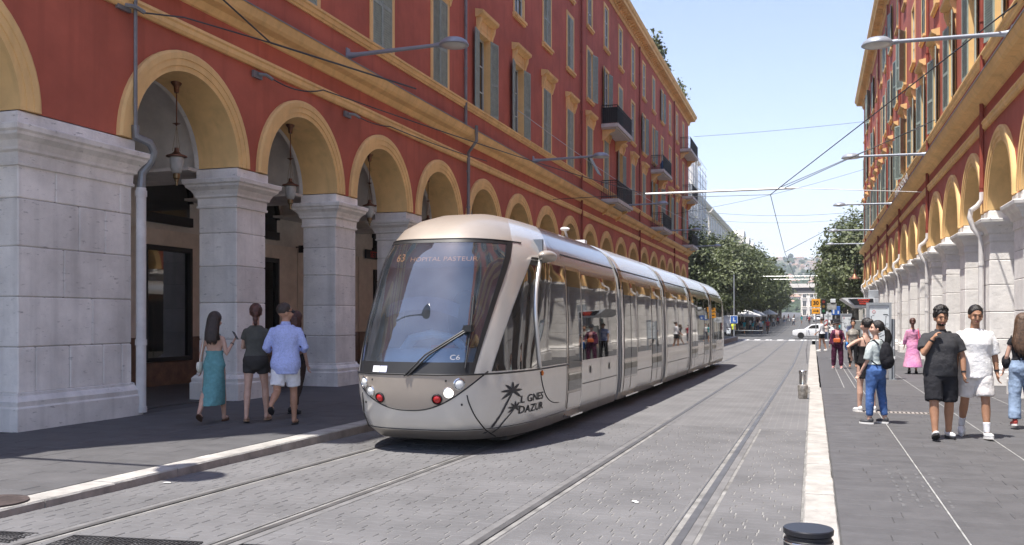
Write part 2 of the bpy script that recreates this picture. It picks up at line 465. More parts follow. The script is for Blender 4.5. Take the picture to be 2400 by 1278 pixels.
for x in (1.13, 2.42, 3.7): m.box((x - .007, 4.7, -.02), (x + .007, 60, .0005 + .001))
m.build("joint_line", M['lightline'], rp)
# worn dashes of an old marking on the platform
m = MB()
for i in range(4):
    for j in range(9):
        x = .78 + i * .14 + R.uniform(-.02, .02); y = 9.0 + j * .26 + i * .02
        m.box((x, y, -.01), (x + R.uniform(.02, .035), y + R.uniform(.08, .14), .003))
tag(m.build("worn_marking", mat("worn_marking", (.125, .124, .126), .8, var=.2, scale=20), rp), kind='stuff')
# kerbs: single stones
def kerb(root, x0, x1, ya, yb, ztf, zbf, mats, face):
    y = ya
    while y < yb:
        ln = R.uniform(.85, 1.25); y2 = min(y + ln, yb); zt = ztf((y + y2) / 2) + R.uniform(-.003, .003); zb = zbf(y) - .06
        m = MB(); c = ((x0 + x1) / 2, (y + y2) / 2, zt); hx, hy = (x1 - x0) / 2 + R.uniform(-.004, .004), (y2 - y) / 2 - .004
        n = 7; rings = []
        for t, z in ((0.0, zb - zt), (0.0, -.018), (.012, 0.0)):
            r = []
            for i in range(n): r.append((-hx + t + R.uniform(0, .007) * (t > 0 or z > -.05), -hy + 2 * hy * i / (n - 1), z))
            for i in range(n): r.append((hx - t - R.uniform(0, .007) * (t > 0 or z > -.05), hy - 2 * hy * i / (n - 1), z))
            rings.append(r)
        m.loft(rings)
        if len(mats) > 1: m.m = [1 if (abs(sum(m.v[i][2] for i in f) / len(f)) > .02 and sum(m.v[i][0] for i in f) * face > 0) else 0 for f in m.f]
        m.build("kerb_stone", mats, root, loc=c); y = y2
kl = tag(ob("kerb", None, None), "pale stone kerb along the shaded pavement", kind='structure')
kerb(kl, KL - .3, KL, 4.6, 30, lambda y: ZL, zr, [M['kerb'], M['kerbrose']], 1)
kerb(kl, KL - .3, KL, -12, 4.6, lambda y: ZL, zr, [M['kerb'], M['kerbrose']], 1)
strip(KL - .3, KL, 30, 88, 0, zf=lambda y: ZL).build("kerb_run", M['kerb'], kl)
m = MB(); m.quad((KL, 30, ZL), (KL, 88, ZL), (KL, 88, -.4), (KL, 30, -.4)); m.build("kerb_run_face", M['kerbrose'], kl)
kr = tag(ob("kerb", None, None), "broad pale stone kerb at the edge of the tram platform", kind='structure')
kerb(kr, KR, .205, 4.2, 24, lambda y: .004, zr, [M['kerb']], -1)
kerb(kr, -.155, .17, 24, 64, lambda y: .004, zr, [M['kerb']], -1)
kerb(kr, KR, .205, -12, 4.2, lambda y: .004, zr, [M['kerb']], -1)
# drain channel, platform drain, tactile strip, manhole
dr = thing("drain_grating", "black iron drain grating crossing the tracks in the foreground", "drain", (0, 0, 0))
g = MB(); ang = math.atan2(.43, 2.0)
segs = [(KL, -5.86), (-5.54, -4.42), (-4.1, -2.62), (-2.28, -1.2)]
fr = MB(); bars = MB(); pit = MB()
for a, b in segs:
    mt = Matrix.Translation((-5, 5.72, zr(5.7) + .004)) @ Matrix.Rotation(ang * .55, 4, 'Z')
    a2, b2 = a + 5, b + 5
    pit.box((a2, -.16, -.03), (b2, .16, -.012), mt)
    for yy in (-.16, .145): fr.box((a2, yy, -.02), (b2, yy + .015, .004), mt)
    x = a2
    while x < b2:
        bars.box((x, -.145, -.012), (x + .014, .145, .003), mt @ Matrix.Translation((0, 0, 0)))
        x += .036
    for yy in (-.075, 0, .075): bars.box((a2, yy - .006, -.014), (b2, yy + .006, .002), mt)
fr.build("frame", M['cast'], dr); tag(bars.build("grille", M['cast'], dr), kind='stuff'); pit.build("channel", M['groove'], dr)
pd = thing("drain_grating", "slotted stone drain grating set in the platform behind the standing girl", "drain", (1.36, 17.98, .002))
g = MB(); g.box((-.6, -.13, -.03), (.62, .13, .002)); g.build("tray", M['groove'], pd)
g = MB()
for yy in (-.16, .13): g.box((-.62, yy, -.02), (.64, yy + .03, .006))
for i in range(17): g.box((-.6 + i * .072, -.13, -.01), (-.6 + i * .072 + .04, .13, .005))
g.build("slat_panel", M['grate'], pd)
ts = thing("tactile_strip", "grooved dark tactile strip beside the platform kerb", "tactile paving", (.46, 33, .0))
g = MB()
for i in range(14):
    x = -.25 + i * .036; g.box((x, -8.9, -.01), (x + .02, 9, .006))
tag(g.build("ribs", M['slate'], ts), kind='stuff')
g = MB(); g.box((.27, -8.9, -.01), (.285, 9, .004)); g.box((.53, -8.9, -.01), (.545, 9, .004)); g.build("edge_line", M['lightline'], ts)
mh = MB(); mh.lathe([(.001, -.02), (.3, -.02), (.3, .008), (.26, .008), (.255, .004), (.001, .005)], (0, 0, 0), 28)
tag(mh.build("manhole_cover", M['manhole'], None, .5, (-6.98, 6.35, ZL + .006)), "round dark manhole cover set at the kerb in the left corner", "manhole cover")
# painted crossing lines at the cross street
m = MB(); zc = -.288 - .004
for x in [i * 1.05 - 9.5 for i in range(12)]: m.box((x, 89.2, zc), (x + .55, 91.6, zc + .008))
m.box((-2.6, 88.2, zc), (3.5, 88.6, zc + .008)); m.box((-6.6, 87.0, zc + .004), (-2.8, 87.3, zc + .012))
m.build("crossing_marking", M['white'], road)
# ------------------------------------------------------------------ the two red arcaded buildings
def shutter_mesh(w, h, split=.44):
    m = MB(); st, t = .055, .035
    m.box((-t/2, 0, 0), (t/2, st, h)); m.box((-t/2, w - st, 0), (t/2, w, h))
    for a, b in ((0, .09), (h*split - .05, h*split + .05), (h - .08, h)): m.box((-t/2, st, a), (t/2, w - st, b))
    for a, b in ((.09, h*split - .05), (h*split + .05, h - .08)):
        n = int((b - a) / .062)
        for i in range(n):
            z = a + (i + .5) * (b - a) / n
            m.add([(.016, st, z - .018), (.016, w - st, z - .018), (-.012, w - st, z + .022), (-.012, st, z + .022), (.01, st, z - .026), (.01, w - st, z - .026), (-.018, w - st, z + .014), (-.018, st, z + .014)],
                  [(0, 1, 2, 3), (7, 6, 5, 4), (0, 4, 5, 1)])
    m.box((-.006, st, .09), (-.003, w - st, h - .08))
    return m.mesh("shutter", [M['shutter']], recalc=False)
WT = {}
def window_kit(key, w, h, hood, dp):
    fr = MB(); s = .15
    for a, b in ((-w/2 - s, -w/2), (w/2, w/2 + s)): fr.box((-.02, a, 0), (.035, b, h))
    fr.box((-.02, -w/2 - s, h), (.035, w/2 + s, h + s))
    for a, b in ((-w/2 - .02, -w/2), (w/2, w/2 + .02)): fr.box((-dp - .04, a, -.01), (-.02, b, h))      # reveals
    fr.box((-dp - .04, -w/2 - .02, h), (-.02, w/2 + .02, h + .02)); fr.box((-dp - .04, -w/2 - .02, -.03), (-.021, w/2 + .02, -.005))
    d = dict(w=w, h=h, frame=fr.mesh("window", M['yellow']))
    p = MB(); p.cur = 0; p.box((-dp - .015, -w/2, 0), (-dp, w/2, h)); p.cur = 1
    for a, b in ((-w/2, -w/2 + .06), (-.045, .045), (w/2 - .06, w/2)): p.box((-dp, a, 0), (-dp + .04, b, h))
    for z in (0, h * .3, h * .64, h - .07): p.box((-dp + .001, -w/2 + .06, z), (-dp + .034, w/2 - .06, z + (.07 if z in (0, h - .07) else .035)))
    d['pane'] = p.mesh("pane", [M['pane'], M['wframe']])
    sl = MB(); sl.box((-.02, -w/2 - .22, -.14), (.13, w/2 + .22, -.04)); sl.box((-.02, -w/2 - .19, -.22), (.08, w/2 + .19, -.14))
    d['sill'] = sl.mesh("sill", M['yellow'])
    if hood:
        hd = MB(); z = h + s
        hd.box((-.02, -w/2 - .12, z), (.05, w/2 + .12, z + .3))
        hd.prism([(-.02, z + .3), (.1, z + .3), (.16, z + .36), (.27, z + .42), (.29, z + .52), (-.02, z + .58)], -w/2 - .3, w/2 + .3, 'y')
        for a in (-w/2 - .2, w/2 + .06): hd.prism([(-.02, z - .18), (.07, z - .14), (.1, z - .02), (.17, z + .16), (.18, z + .3), (-.02, z + .3)], a, a + .14, 'y')
        d['hood'] = hd.mesh("hood", M['yellow'])
    d['leaf'] = shutter_mesh(w / 2 - .005, h - .02)
    WT[key] = d
window_kit('first', 1.16, 2.72, True, .25); window_kit('second', 1.12, 2.5, False, .07); window_kit('third', 1.0, 2.3, False, .055)
def window(root, key, y, z, state, sill=True):
    d = WT[key]; w = d['w']
    o = ob("window", d['frame'], root, (0, y, z))
    ob("pane", d['pane'], o)
    if 'hood' in d: ob("hood", d['hood'], o)
    if sill: ob("sill", d['sill'], o)
    if state == 'closed':
        for s_, rz in ((-1, 0), (1, pi)):
            q = ob("shutter", d['leaf'], o, (.012, s_ * w / 2, .01), rz)
    elif state in ('open', 'wide', 'ajar', 'right'):
        for s_ in (-1, 1):
            if state == 'right' and s_ == -1: ob("shutter", d['leaf'], o, (.012, -w/2, .01), 0); continue
            a = {'open': 172, 'wide': 150, 'ajar': 25, 'right': 168}[state] + R.uniform(-6, 3)
            q = ob("shutter", d['leaf'], o, (.05 if state != 'ajar' else -.02, s_ * (w / 2 + (.0 if state == 'ajar' else .02)), .01))
            q.rotation_euler = (0, 0, -rad(a) if s_ == -1 else pi + rad(a))
    elif state == 'flap':
        for s_, rz in ((-1, 0), (1, pi)):
            q = ob("shutter", d['leaf'], o, (.012, s_ * w / 2, .01), rz)
        m = MB(); m.box((-.015, -.45, 0), (.015, .45, 1.05))
        for i in range(12): m.box((.015, -.38, .08 + i * .08), (.026, .38, .12 + i * .08))
        q = m.build("flap", M['shutter'], o, loc=(.04, 0, 1.15)); q.rotation_euler = (0, pi - rad(28), 0)
    return o
PIER_MESH = {}
def make_pier(root, y0, y1, zb, zt, mstone, name="pier", big=False):
    """pier from y0 to y1 with stone courses, base and capital; zt = top of the capital block"""
    w = y1 - y0; yc = (y0 + y1) / 2; dep = .9
    core = MB(); core.box((-dep + .02, y0 + .02, zb - .5), (-.02, y1 - .02, zt - .25))
    p = core.build(name, M['joint'], root)
    zs0 = zb + .56; zs1 = zt - .76
    courses = [zs0 + (zs1 - zs0) * t for t in ((0, .2, .42, .64, .84, 1) if not big else (0, .2, .42, .64, .85, 1))]
    for i in range(len(courses) - 1):
        a, b = courses[i], courses[i+1]
        if big:
            cuts = [[0, .14, .42, .72, .9, 1], [0, .62, 1], [0, .37, 1], [0, .5, .74, 1], [0, .3, .88, 1]][i]
            cuts = [(y0 + w * c, y0 + w * d) for c, d in zip(cuts, cuts[1:])]
        else:
            cuts = [(y0, y1)]
        for c, d in cuts:
            key = (round(d - c, 2), round(b - a, 2), mstone.name, R.randrange(2))
            if key not in PIER_MESH:
                m = MB(); hw, hh = (d - c) / 2 - .003, (b - a) / 2 - .0035
                m.cbox((-dep, -hw, -hh), (0, hw, hh), .015); PIER_MESH[key] = m.mesh("stone_block", mstone)
            ob("stone_block", PIER_MESH[key], p, (R.uniform(-.004, .003), (c + d) / 2, (a + b) / 2))
    key = ('base', round(w, 2), mstone.name)
    if key not in PIER_MESH:
        m = MB(); h = w / 2
        def rg(e, z): return [(-dep - e, -h - e, z), (e, -h - e, z), (e, h + e, z), (-dep - e, h + e, z)]
        m.loft([rg(.13, -.6), rg(.13, .34), rg(.12, .36), rg(.105, .365), rg(.11, .44), rg(.06, .5), rg(.035, .52), rg(.03, .56), rg(.0, .57)])
        PIER_MESH[key] = m.mesh("plinth", mstone)
        m = MB()
        m.loft([rg(0, -.03), rg(.03, -.02), rg(.035, .02), rg(.015, .03), rg(.02, .17), rg(.06, .2), rg(.065, .24), rg(.11, .33), rg(.19, .4), rg(.2, .44), rg(.235, .47), rg(.245, .54), rg(.235, .555), rg(.05, .56)])
        m.loft([rg(.035, .558), rg(.035, .755), rg(.02, .77)])
        PIER_MESH[('cap', round(w, 2), mstone.name)] = m.mesh("capital", mstone)
    ob("plinth", PIER_MESH[key], p, (0, yc, zb)); ob("capital", PIER_MESH[('cap', round(w, 2), mstone.name)], p, (0, yc, zt - .77))
    return p
ARCH = {}
def arch_meshes():
    r, ro, n = 1.5, 1.87, 28
    m = MB()      # ring on the facade, stepped
    rings = []
    for i in range(n + 1):
        t = pi * i / n; c, s = math.cos(t), math.sin(t)
        prof = [(r, -.02), (r, .05), (r + .1, .055), (r + .1, .075), (r + .22, .08), (r + .22, .095), (ro - .05, .1), (ro, .07), (ro, -.02)]
        rings.append([(x, -c * q, s * q) for q, x in prof])
    m.loft(rings); ARCH['ring'] = m.mesh("archivolt", M['yellow'], .5)
    m = MB(); rings = []
    for i in range(n + 1):
        t = pi * i / n; rings.append([(-.9, -math.cos(t) * r, math.sin(t) * r), (-.019, -math.cos(t) * r, math.sin(t) * r)])
    m.loft(rings, False, False); ARCH['soffit'] = m.mesh("soffit", M['yellow'], 3)
    m = MB(); rings = []; rv = 1.78
    for i in range(n + 1):
        t = pi * i / n; rings.append([(-4.2, -math.cos(t) * rv, math.sin(t) * rv), (-.9, -math.cos(t) * rv, math.sin(t) * rv)])
    m.loft(rings, False, False)
    m.cur = 1; rings = []
    for i in range(n + 1):
        t = pi * i / n; rings.append([(x, -math.cos(t) * q, math.sin(t) * q) for x, q in ((-.9, 1.5), (-1.0, 1.5), (-1.0, 1.78), (-.9, 1.78))])
    m.loft(rings); ARCH['vault'] = m.mesh("vault", [M['plaster'], M['stone']], .6)
arch_meshes()
def wall_sheet(centers, y0, y1, ztop, spring, x, gaps, wins=None, z0=None):
    """sheet at depth x with arched openings below and window holes above"""
    m = MB(); z0 = z0 if z0 is not None else spring
    zmid = spring + 2.6 if wins else ztop
    ed = sorted([(c - 1.5, c + 1.5) for c in centers]); cur = y0
    for a, b in ed:
        if a > cur: m.quad((x, cur, z0), (x, a, z0), (x, a, zmid), (x, cur, zmid))
        n = 28; c = (a + b) / 2
        pts = [(c - 1.5 * math.cos(pi * i / n), spring + 1.5 * math.sin(pi * i / n)) for i in range(n + 1)]
        for i in range(n): m.quad((x, pts[i][0], pts[i][1]), (x, pts[i+1][0], pts[i+1][1]), (x, pts[i+1][0], zmid), (x, pts[i][0], zmid))
        cur = b
    if cur < y1: m.quad((x, cur, z0), (x, y1, z0), (x, y1, zmid), (x, cur, zmid))
    if wins:
        cols = {}
        for (c, w, a, b) in wins: cols.setdefault(round(c, 3), []).append((w, a, b))
        cur = y0
        for c in sorted(cols):
            wm = max(q[0] for q in cols[c]); a, b = c - wm/2, c + wm/2
            m.quad((x, cur, zmid), (x, a, zmid), (x, a, ztop), (x, cur, ztop)); zc = zmid
            for w, za, zb in sorted(cols[c], key=lambda q: q[1]):
                m.quad((x, a, zc), (x, b, zc), (x, b, za), (x, a, za))
                if w < wm:
                    m.quad((x, a, za), (x, c - w/2, za), (x, c - w/2, zb), (x, a, zb)); m.quad((x, c + w/2, za), (x, b, za), (x, b, zb), (x, c + w/2, zb))
                zc = zb
            m.quad((x, a, zc), (x, b, zc), (x, b, ztop), (x, a, ztop)); cur = b
        m.quad((x, cur, zmid), (x, y1, zmid), (x, y1, ztop), (x, cur, ztop))
    return m
def building(root, centers, y0, y1, dz, ztop, states, pipes, mstone, wide=None, secz=None, zb=0.05, shops=None, band=None):
    spring = 4.77 + dz
    bays = sorted(centers)
    wins = []
    for k, c in enumerate(bays):
        st = states(k, c)
        z2 = secz(c)[0]; z3 = secz(c)[1]
        for key, z, s_ in (('first', 8.96 + dz, st[0]), ('second', z2, st[1]), ('third', z3, st[2])):
            if s_ is None: continue
            wins.append((c, WT[key]['w'], z, z + WT[key]['h']))
            window(root, key, c, z, s_, sill=(key != 'first'))
    wall_sheet(bays, y0, y1, ztop - .7, spring, 0, None, wins).build("wall", M['red'], root)
    wall_sheet(bays, y0, y1, 7.0 + dz, spring, -.9, None, None).build("inner_wall", M['plaster'], root)
    b = MB(); b.box((-12, y0 + .01, 6.75 + dz), (-.31, y1 - .01, ztop - .3)); b.build("core", M['red'], root)
    e = MB()
    for yy, t in ((y0, .012), (y1, -.012)):
        lo, hi = min(yy, yy + t), max(yy, yy + t)
        e.box((-12, lo, 5), (-.002, hi, ztop - .3))
    e.build("end_wall", M['red'], root)
    bw = MB(); bw.box((-4.5, y0 + .02, -1), (-4.2, y1 - .02, 6.74 + dz)); bw.build("arcade_back_wall", M['plaster'], root)
    # arches, vaults, piers
    edges = []
    for c in bays:
        ob("archivolt", ARCH['ring'], root, (0, c, spring)); ob("soffit", ARCH['soffit'], root, (0, c, spring)); ob("vault", ARCH['vault'], root, (0, c, spring))
        edges.append((c - 1.5, c + 1.5))
    cur = y0 + .02
    spans = []
    for a, b_ in edges: spans.append((cur, a)); cur = b_
    spans.append((cur, y1 - .02))
    for a, b_ in spans:
        if b_ - a > .2:
            make_pier(root, a, b_, zb, spring - .02, mstone, big=(b_ - a > 1.5))
            v = MB(); v.box((-4.19, a - .3, spring - .06), (-.92, b_ + .3, spring)); v.build("vault_beam", M['plaster'], root)
    # horizontal trim
    def run(name, poly, m_=M['yellow'], a=y0 - .02, b=y1 + .02):
        t = MB(); t.prism(poly, a, b, 'y'); return t.build(name, m_, root)
    z = 6.93 + dz
    run("string_course", [(-.02, z), (.06, z), (.1, z + .05), (.1, z + .13), (.13, z + .16), (.11, z + .22), (-.02, z + .23)])
    z = 7.57 + dz
    run("cornice", [(-.02, z - .02), (.05, z), (.1, z + .07), (.13, z + .12), (.3, z + .16), (.36, z + .22), (.42, z + .36), (.42, z + .4), (.0, z + .43), (-.02, z + .43)])
    run("cornice_flashing", [(-.02, z + .431), (.43, z + .402), (.43, z + .385), (.44, z + .385), (.44, z + .412), (-.02, z + .445)], M['zinc'])
    z = 8.73 + dz
    run("sill_band", [(-.02, z), (.04, z), (.05, z + .04), (.09, z + .06), (.1, z + .15), (.14, z + .17), (.14, z + .22), (-.02, z + .225)])
    z = ztop
    run("roof_cornice", [(-.3, z - .75), (.05, z - .75), (.09, z - .68), (.12, z - .5), (.16, z - .45), (.56, z - .42), (.6, z - .4), (.62, z - .26), (.7, z - .2), (.76, z - .06), (.76, z), (-.3, z + .05)], a=y0 - .6, b=y1 + .6)
    run("roof", [(-12.3, z - .3), (-.31, z - .3), (-.31, z + .04), (-12.3, z + .1)], M['slab'])
    br = MB(); br.prism([(0, -.24), (.06, -.22), (.1, -.1), (.3, -.04), (.36, 0), (.0, 0)], -.07, .07, 'y'); bme = br.mesh("cornice_bracket", M['yellow'])
    yy = y0 + .3; nb = 0
    while yy < y1 and nb < 260: ob("cornice_bracket", bme, root, (.14, yy, z - .43)); yy += .46; nb += 1
    for y, kind in pipes:
        if kind == 'red':
            p = MB(); zt = ztop - .75; p.tube([(.09, y, zt), (.09, y, 8.05 + dz)], .055, 10); p.tube([(.1, y, 7.62 + dz), (.1, y, 5.3 + dz)], .06, 10)
            for q in (5.4 + dz, 7.2 + dz, 9.5, 12, 15, 18): p.cyl((.09, y, q), (.09, y, q + .06), .075, n=10)
            p.build("downpipe", M['redpipe'], root, .6)
            if mstone is M['stone_r']:
                w = MB(); w.tube([(.1, y, 5.3 + dz), (.1, y, 5.1 + dz), (.2, y, 4.95 + dz), (.36, y, 4.83 + dz), (.39, y, 4.65 + dz), (.3, y, 4.35 + dz), (.15, y, 4.15 + dz), (.12, y, 3.95 + dz), (.12, y, .5)], .065, 10)
                for q in (.9, 2.0, 3.1, 3.9): w.cyl((.12, y, q), (.12, y, q + .09), .08, n=10)
                w.build("downpipe_foot", M['whitepipe'], root, .6)
        elif kind == 'zinc':
            p = MB(); p.tube([(.09, y, ztop - .75), (.09, y, 8.05)], .055, 10); p.tube([(.47, y, 8.1), (.47, y, 7.6), (.14, y + .12, 7.25), (.13, y + .12, 5.1)], .055, 10)
            p.tube([(.13, y + .12, 5.1), (.36, y + .12, 4.85), (.36, y + .12, 4.6), (.12, y + .12, 4.0), (.12, y + .12, .3)], .055, 10)
            for q in (5.4, 6.6, 10, 12.5, 15, 18): p.cyl((.09 if q > 7 else .13, y + (0 if q > 7 else .12), q), (.09 if q > 7 else .13, y + (0 if q > 7 else .12), q + .06), .07, n=10)
            p.build("downpipe", M['zinc'], root, .6)
        elif kind == 'corner':
            p = MB(); p.tube([(.13, y, 7.5), (.13, y, 4.95)], .032, 8); p.tube([(.13, y, 4.98), (.13, y, 4.8), (.24, y + .22, 4.72), (.26, y + .3, 4.58), (.2, y + .3, 4.42), (.1, y + .2, 4.2), (.1, y + .17, 3.92)], .07, 10)
            p.build("downpipe", M['zinc'], root, .6)
            w = MB(); w.tube([(.1, y + .17, 3.95), (.1, y + .17, .1)], .085, 14)
            for q in (.1, 1.25, 3.8): w.cyl((.1, y + .17, q), (.1, y + .17, q + .1), .1, n=14)
            w.build("downpipe_foot", M['whitepipe'], root, .6)
# left building: local y runs along the street
LB = thing("arcade_building", "red arcaded building with ochre trim along the shaded side of the street", "building", (-11.05, 0, 0))
CL = [9.0] + [14.36 + 4.035 * k for k in range(18)]
def lstates(k, c):
    first = ['closed', 'closed', 'closed', 'closed', 'closed', 'open', 'open', 'closed', 'closed', 'flap', 'closed', 'open', 'closed', 'closed', 'open', 'ajar', 'open', 'closed', 'open']
    second = ['none', 'closed', 'closed', 'closed', 'closed', 'none', 'none', 'closed', 'closed', 'right', 'open', 'closed', 'none', 'open', 'right', 'none', 'none', 'none', 'none']
    third = ['none', 'none', 'closed', 'none', 'none', 'none', 'none', 'none', 'none', 'none', 'none', 'none', 'none', 'none', 'closed', 'open', 'none', 'none', 'none']
    return first[k], second[k], third[k]
building(LB, CL, 6.0, 86.5, 0, 20.6, lstates, [(12.8, 'corner'), (28.5, 'zinc')] + [(y, 'red') for y in (44.6, 60.8, 76.9)], M['stone'],
         secz=lambda c: (13.65, 17.15) if c < 44.5 else (13.12, 16.9))
# right building: turned to face the other way, so local y = -world y
RB = thing("arcade_building", "red arcaded building with open shutters on the sunlit side of the street", "building", (4.32, 0, 0), pi)
CR = [-(24.72 + 4.035 * k) for k in range(-4, 16)]
def rstates(k, c):
    q = R.random()
    return ('open' if q < .85 else 'wide', R.choice(['open', 'open', 'wide', 'none', 'closed']), R.choice(['open', 'wide', 'open', 'closed', 'none']))
building(RB, CR, -87.3, -6.0, -.27, 21.2, rstates, [(-26.75, 'red'), (-38.85, 'red'), (-50.95, 'red'), (-59.0, 'red'), (-67.1, 'red'), (-75.2, 'red'), (-83.3, 'red')], M['stone_r'],
         secz=lambda c: (13.2, 17.2), zb=0.0)
# balconies of the left building
def balcony(y0, y1, z, depth=.95, clutter=None):
    s_ = MB(); s_.box((.003, y0, z - .2), (depth, y1, z)); s_.box((.003, y0 + .1, z - .27), (depth - .12, y1 - .1, z - .2))
    b = s_.build("balcony", M['slab'], LB)
    r = MB(); x1 = depth - .06; h = 1.0
    path = [(.02, y0 + .06), (x1, y0 + .06), (x1, y1 - .06), (.02, y1 - .06)]
    for zz, t in ((z + h, .025), (z + .1, .015), (z + h - .12, .012)):
        r.tube([(p[0], p[1], zz) for p in path], t, 6)
    for a, c in zip(path, path[1:]):
        L_ = math.dist(a, c); n = int(L_ / .115)
        for i in range(n + 1):
            x, y = a[0] + (c[0] - a[0]) * i / n, a[1] + (c[1] - a[1]) * i / n
            r.box((x - .009, y - .009, z), (x + .009, y + .009, z + h))
    r.build("railing", M['iron'], b)
    for side in (y0 + .3, y1 - .5):
        c = MB(); c.prism([(.003, z - .27), (.7, z - .27), (.66, z - .36), (.4, z - .45), (.25, z - .7), (.003, z - .85)], side, side + .2, 'y'); c.build("console", M['yellow'], b)
    return b
balcony(49.4, 53.7, 12.42); balcony(65.6, 69.7, 12.42); balcony(80.9, 86.4, 16.6); balcony(82.3, 86.4, 12.62)
balcony(49.4, 53.8, 8.3); balcony(65.6, 69.7, 8.3); balcony(82.3, 86.4, 8.3)
# dark privacy screen and blue jars on balconies
t = MB(); t.box((.86, 49.5, 12.46), (.88, 51.2, 13.3)); t.box((.05, 49.48, 12.46), (.86, 49.5, 13.3)); tag(t.build("privacy_screen", M['black'], None, loc=(-11.05, 0, 0)), "dark fabric screen tied inside the railing of an upper balcony", "screen")
bl = mat("blue_plastic", (.03, .12, .28), .4); gl_ = thing("water_bottle_pile", "blue water bottles piled on a middle balcony", "bottles", (-10.6, 66.2, 12.42))
for i in range(5):
    q = MB(); q.lathe([(.1, 0), (.13, .03), (.13, .5), (.09, .6), (.04, .66), (.04, .72)], (R.uniform(0, .3), i * .28 + .1, .0), 10); q.build("bottle", bl, gl_, .7)
# shops in the left arcade
def shop(yc, zlow=.66, w=1.75, kind=0):
    t = thing("shop_window", {0: "framed display window under a fanlight behind the first arch", 1: "second display window glimpsed between the arcade piers", 2: "shop window with goods left of the tram front"}.get(kind, "dim shop window deep in the far arcade"), "shop window", (-15.245, yc, 0), 0, "shop windows of the arcade" if kind > 2 else None)
    f = MB(); h0, h1 = zlow, 3.5
    for a, b in ((-w/2, -w/2 + .09), (w/2 - .09, w/2)): f.box((0, a, h0), (.12, b, h1))
    f.box((0, -w/2 + .09, h0), (.118, w/2 - .09, h0 + .1)); f.box((0, -w/2 + .09, h1 - .12), (.118, w/2 - .09, h1))
    f.box((0, -w/2 - .05, 4.05), (.1, w/2 + .05, 4.28))
    rings = []
    for i in range(15):
        a = pi * i / 14; rings.append([(x, -math.cos(a) * r, 4.65 + math.sin(a) * r * 1.2) for x, r in ((0, .86), (.1, .86), (.1, .94), (0, .94))])
    f.loft(rings); f.build("frame", M['black'], t)
    g = MB(); g.box((.03, -w/2 + .09, h0 + .1), (.035, w/2 - .09, h1 - .12)); g.build("pane", glass_shop, t)
    g = MB(); poly = [(-.86, 4.28), (.86, 4.28), (.86, 4.65)] + [(math.cos(pi*i/12) * .86, 4.65 + math.sin(pi*i/12) * 1.03) for i in range(13)] + [(-.86, 4.65)]
    g.prism(poly, .0, .04, 'x'); g.build("fanlight", M['pane'], t)
    g = MB(); g.box((.004, -w/2 + .09, h0 + .1), (.012, w/2 - .09, h1 - .12)); g.build("display_back", shopback, t)
    p = MB(); p.box((0, -1.98, 0), (.05, -w/2 - .02, 1.25)); p.box((0, w/2 + .02, 0), (.05, 1.98, 1.25)); p.box((0, -w/2 - .02, 0), (.05, w/2 + .02, h0 - .01)); p.build("dado", M['dado'], t)
    p = MB(); p.box((0.001, -1.98, 1.255), (.03, -w/2 - .02, 3.9)); p.box((0.001, w/2 + .02, 1.255), (.03, 1.98, 3.9)); p.box((.001, -w/2 - .02, h1 + .005), (.03, w/2 + .02, 3.9)); p.build("panelling", M['shopwall'], t)
    return t
glass_shop = glassmat("shop_glass", (.5, .5, .48), .1, 1.5, .02)
shopback = mat("display_back", (.1, .075, .05), .6, var=.3, scale=1.5)
for k in range(8): shop(18.95 - 4.035 + 4.035 * k if k else 14.7, kind={1: 0, 2: 1, 3: 2}.get(k, 3))
sg = thing("shop_sign", "red lettered shop sign on a dark board left of the tram roof", "sign", (-15.18, 30.2, 3.87))
g = MB(); g.box((0, -.75, 0), (.06, .95, .32)); g.build("board", M['black'], sg)
redl = mat("red_letters", (.55, .03, .03), .5)
text("SETTIME", .3, redl, "lettering", sg, Matrix.Translation((.066, .1, .15)) @ Matrix.Rotation(pi/2, 4, 'Z') @ Matrix.Rotation(pi/2, 4, 'X'))
bk = thing("bracket_sign", "small black projecting sign box between the second and third piers", "sign", (-15.2, 24.9, 3.75))
g = MB(); g.box((.1, -.03, 0), (.95, .03, .22)); g.build("panel", M['black'], bk); g = MB(); g.box((0.0, -.02, .15), (.1, .02, .19)); g.build("arm", M['black'], bk)
# letters along the cornice of the right building
lt = thing("cornice_lettering", "white lettering standing on the cornice of the sunlit building", "sign", (3.92, 46.5, 7.83))
text("MASSENA", .5, M['white'], "letters", lt, Matrix.Rotation(-pi/2, 4, 'Z') @ Matrix.Rotation(pi/2, 4, 'X') @ Matrix.Translation((0, .1, 0)), sx=3.0)
# roof terrace plants
leafm = mat("terrace_leaves", (.09, .11, .045), .7, var=.3, scale=1.5, rnd=.1)
def plant(name, label, cat, c, rr, n, size, m_):
    t = thing(name, label, cat, c); q = MB()
    for _ in range(n):
        p = Vector((R.gauss(0, rr[0]*.45), R.gauss(0, rr[1]*.45), abs(R.gauss(0, rr[2]*.5)))); a, b = Vector((R.gauss(0,1), R.gauss(0,1), R.gauss(0,1))).normalized(), Vector((R.gauss(0,1), R.gauss(0,1), R.gauss(0,1))).normalized()
        s_ = size * R.uniform(.6, 1.4); q.add([p, p + a * s_, p + a * s_ * .6 + b * s_ * .6, p + b * s_ * .5], [(0, 1, 2, 3)])
    tag(q.build("foliage", m_, t, recalc=False), kind='stuff')
    st = MB()
    for _ in range(6): st.tube([(R.uniform(-.3, .3)*rr[0], R.uniform(-.5, .5)*rr[1], -.1), (R.uniform(-.5, .5)*rr[0], R.uniform(-.6, .6)*rr[1], rr[2]*R.uniform(.7, 1.1))], .02, 5)
    st.build("stem", mat("woody_stem", (.1, .08, .05), .9), t)
    return t
plant("terrace_shrub", "bushy green shrub with spiky shoots on the roof edge", "shrub", (-10.9, 67.0, 20.6), (.5, 2.2, 1.5), 700, .28, leafm)
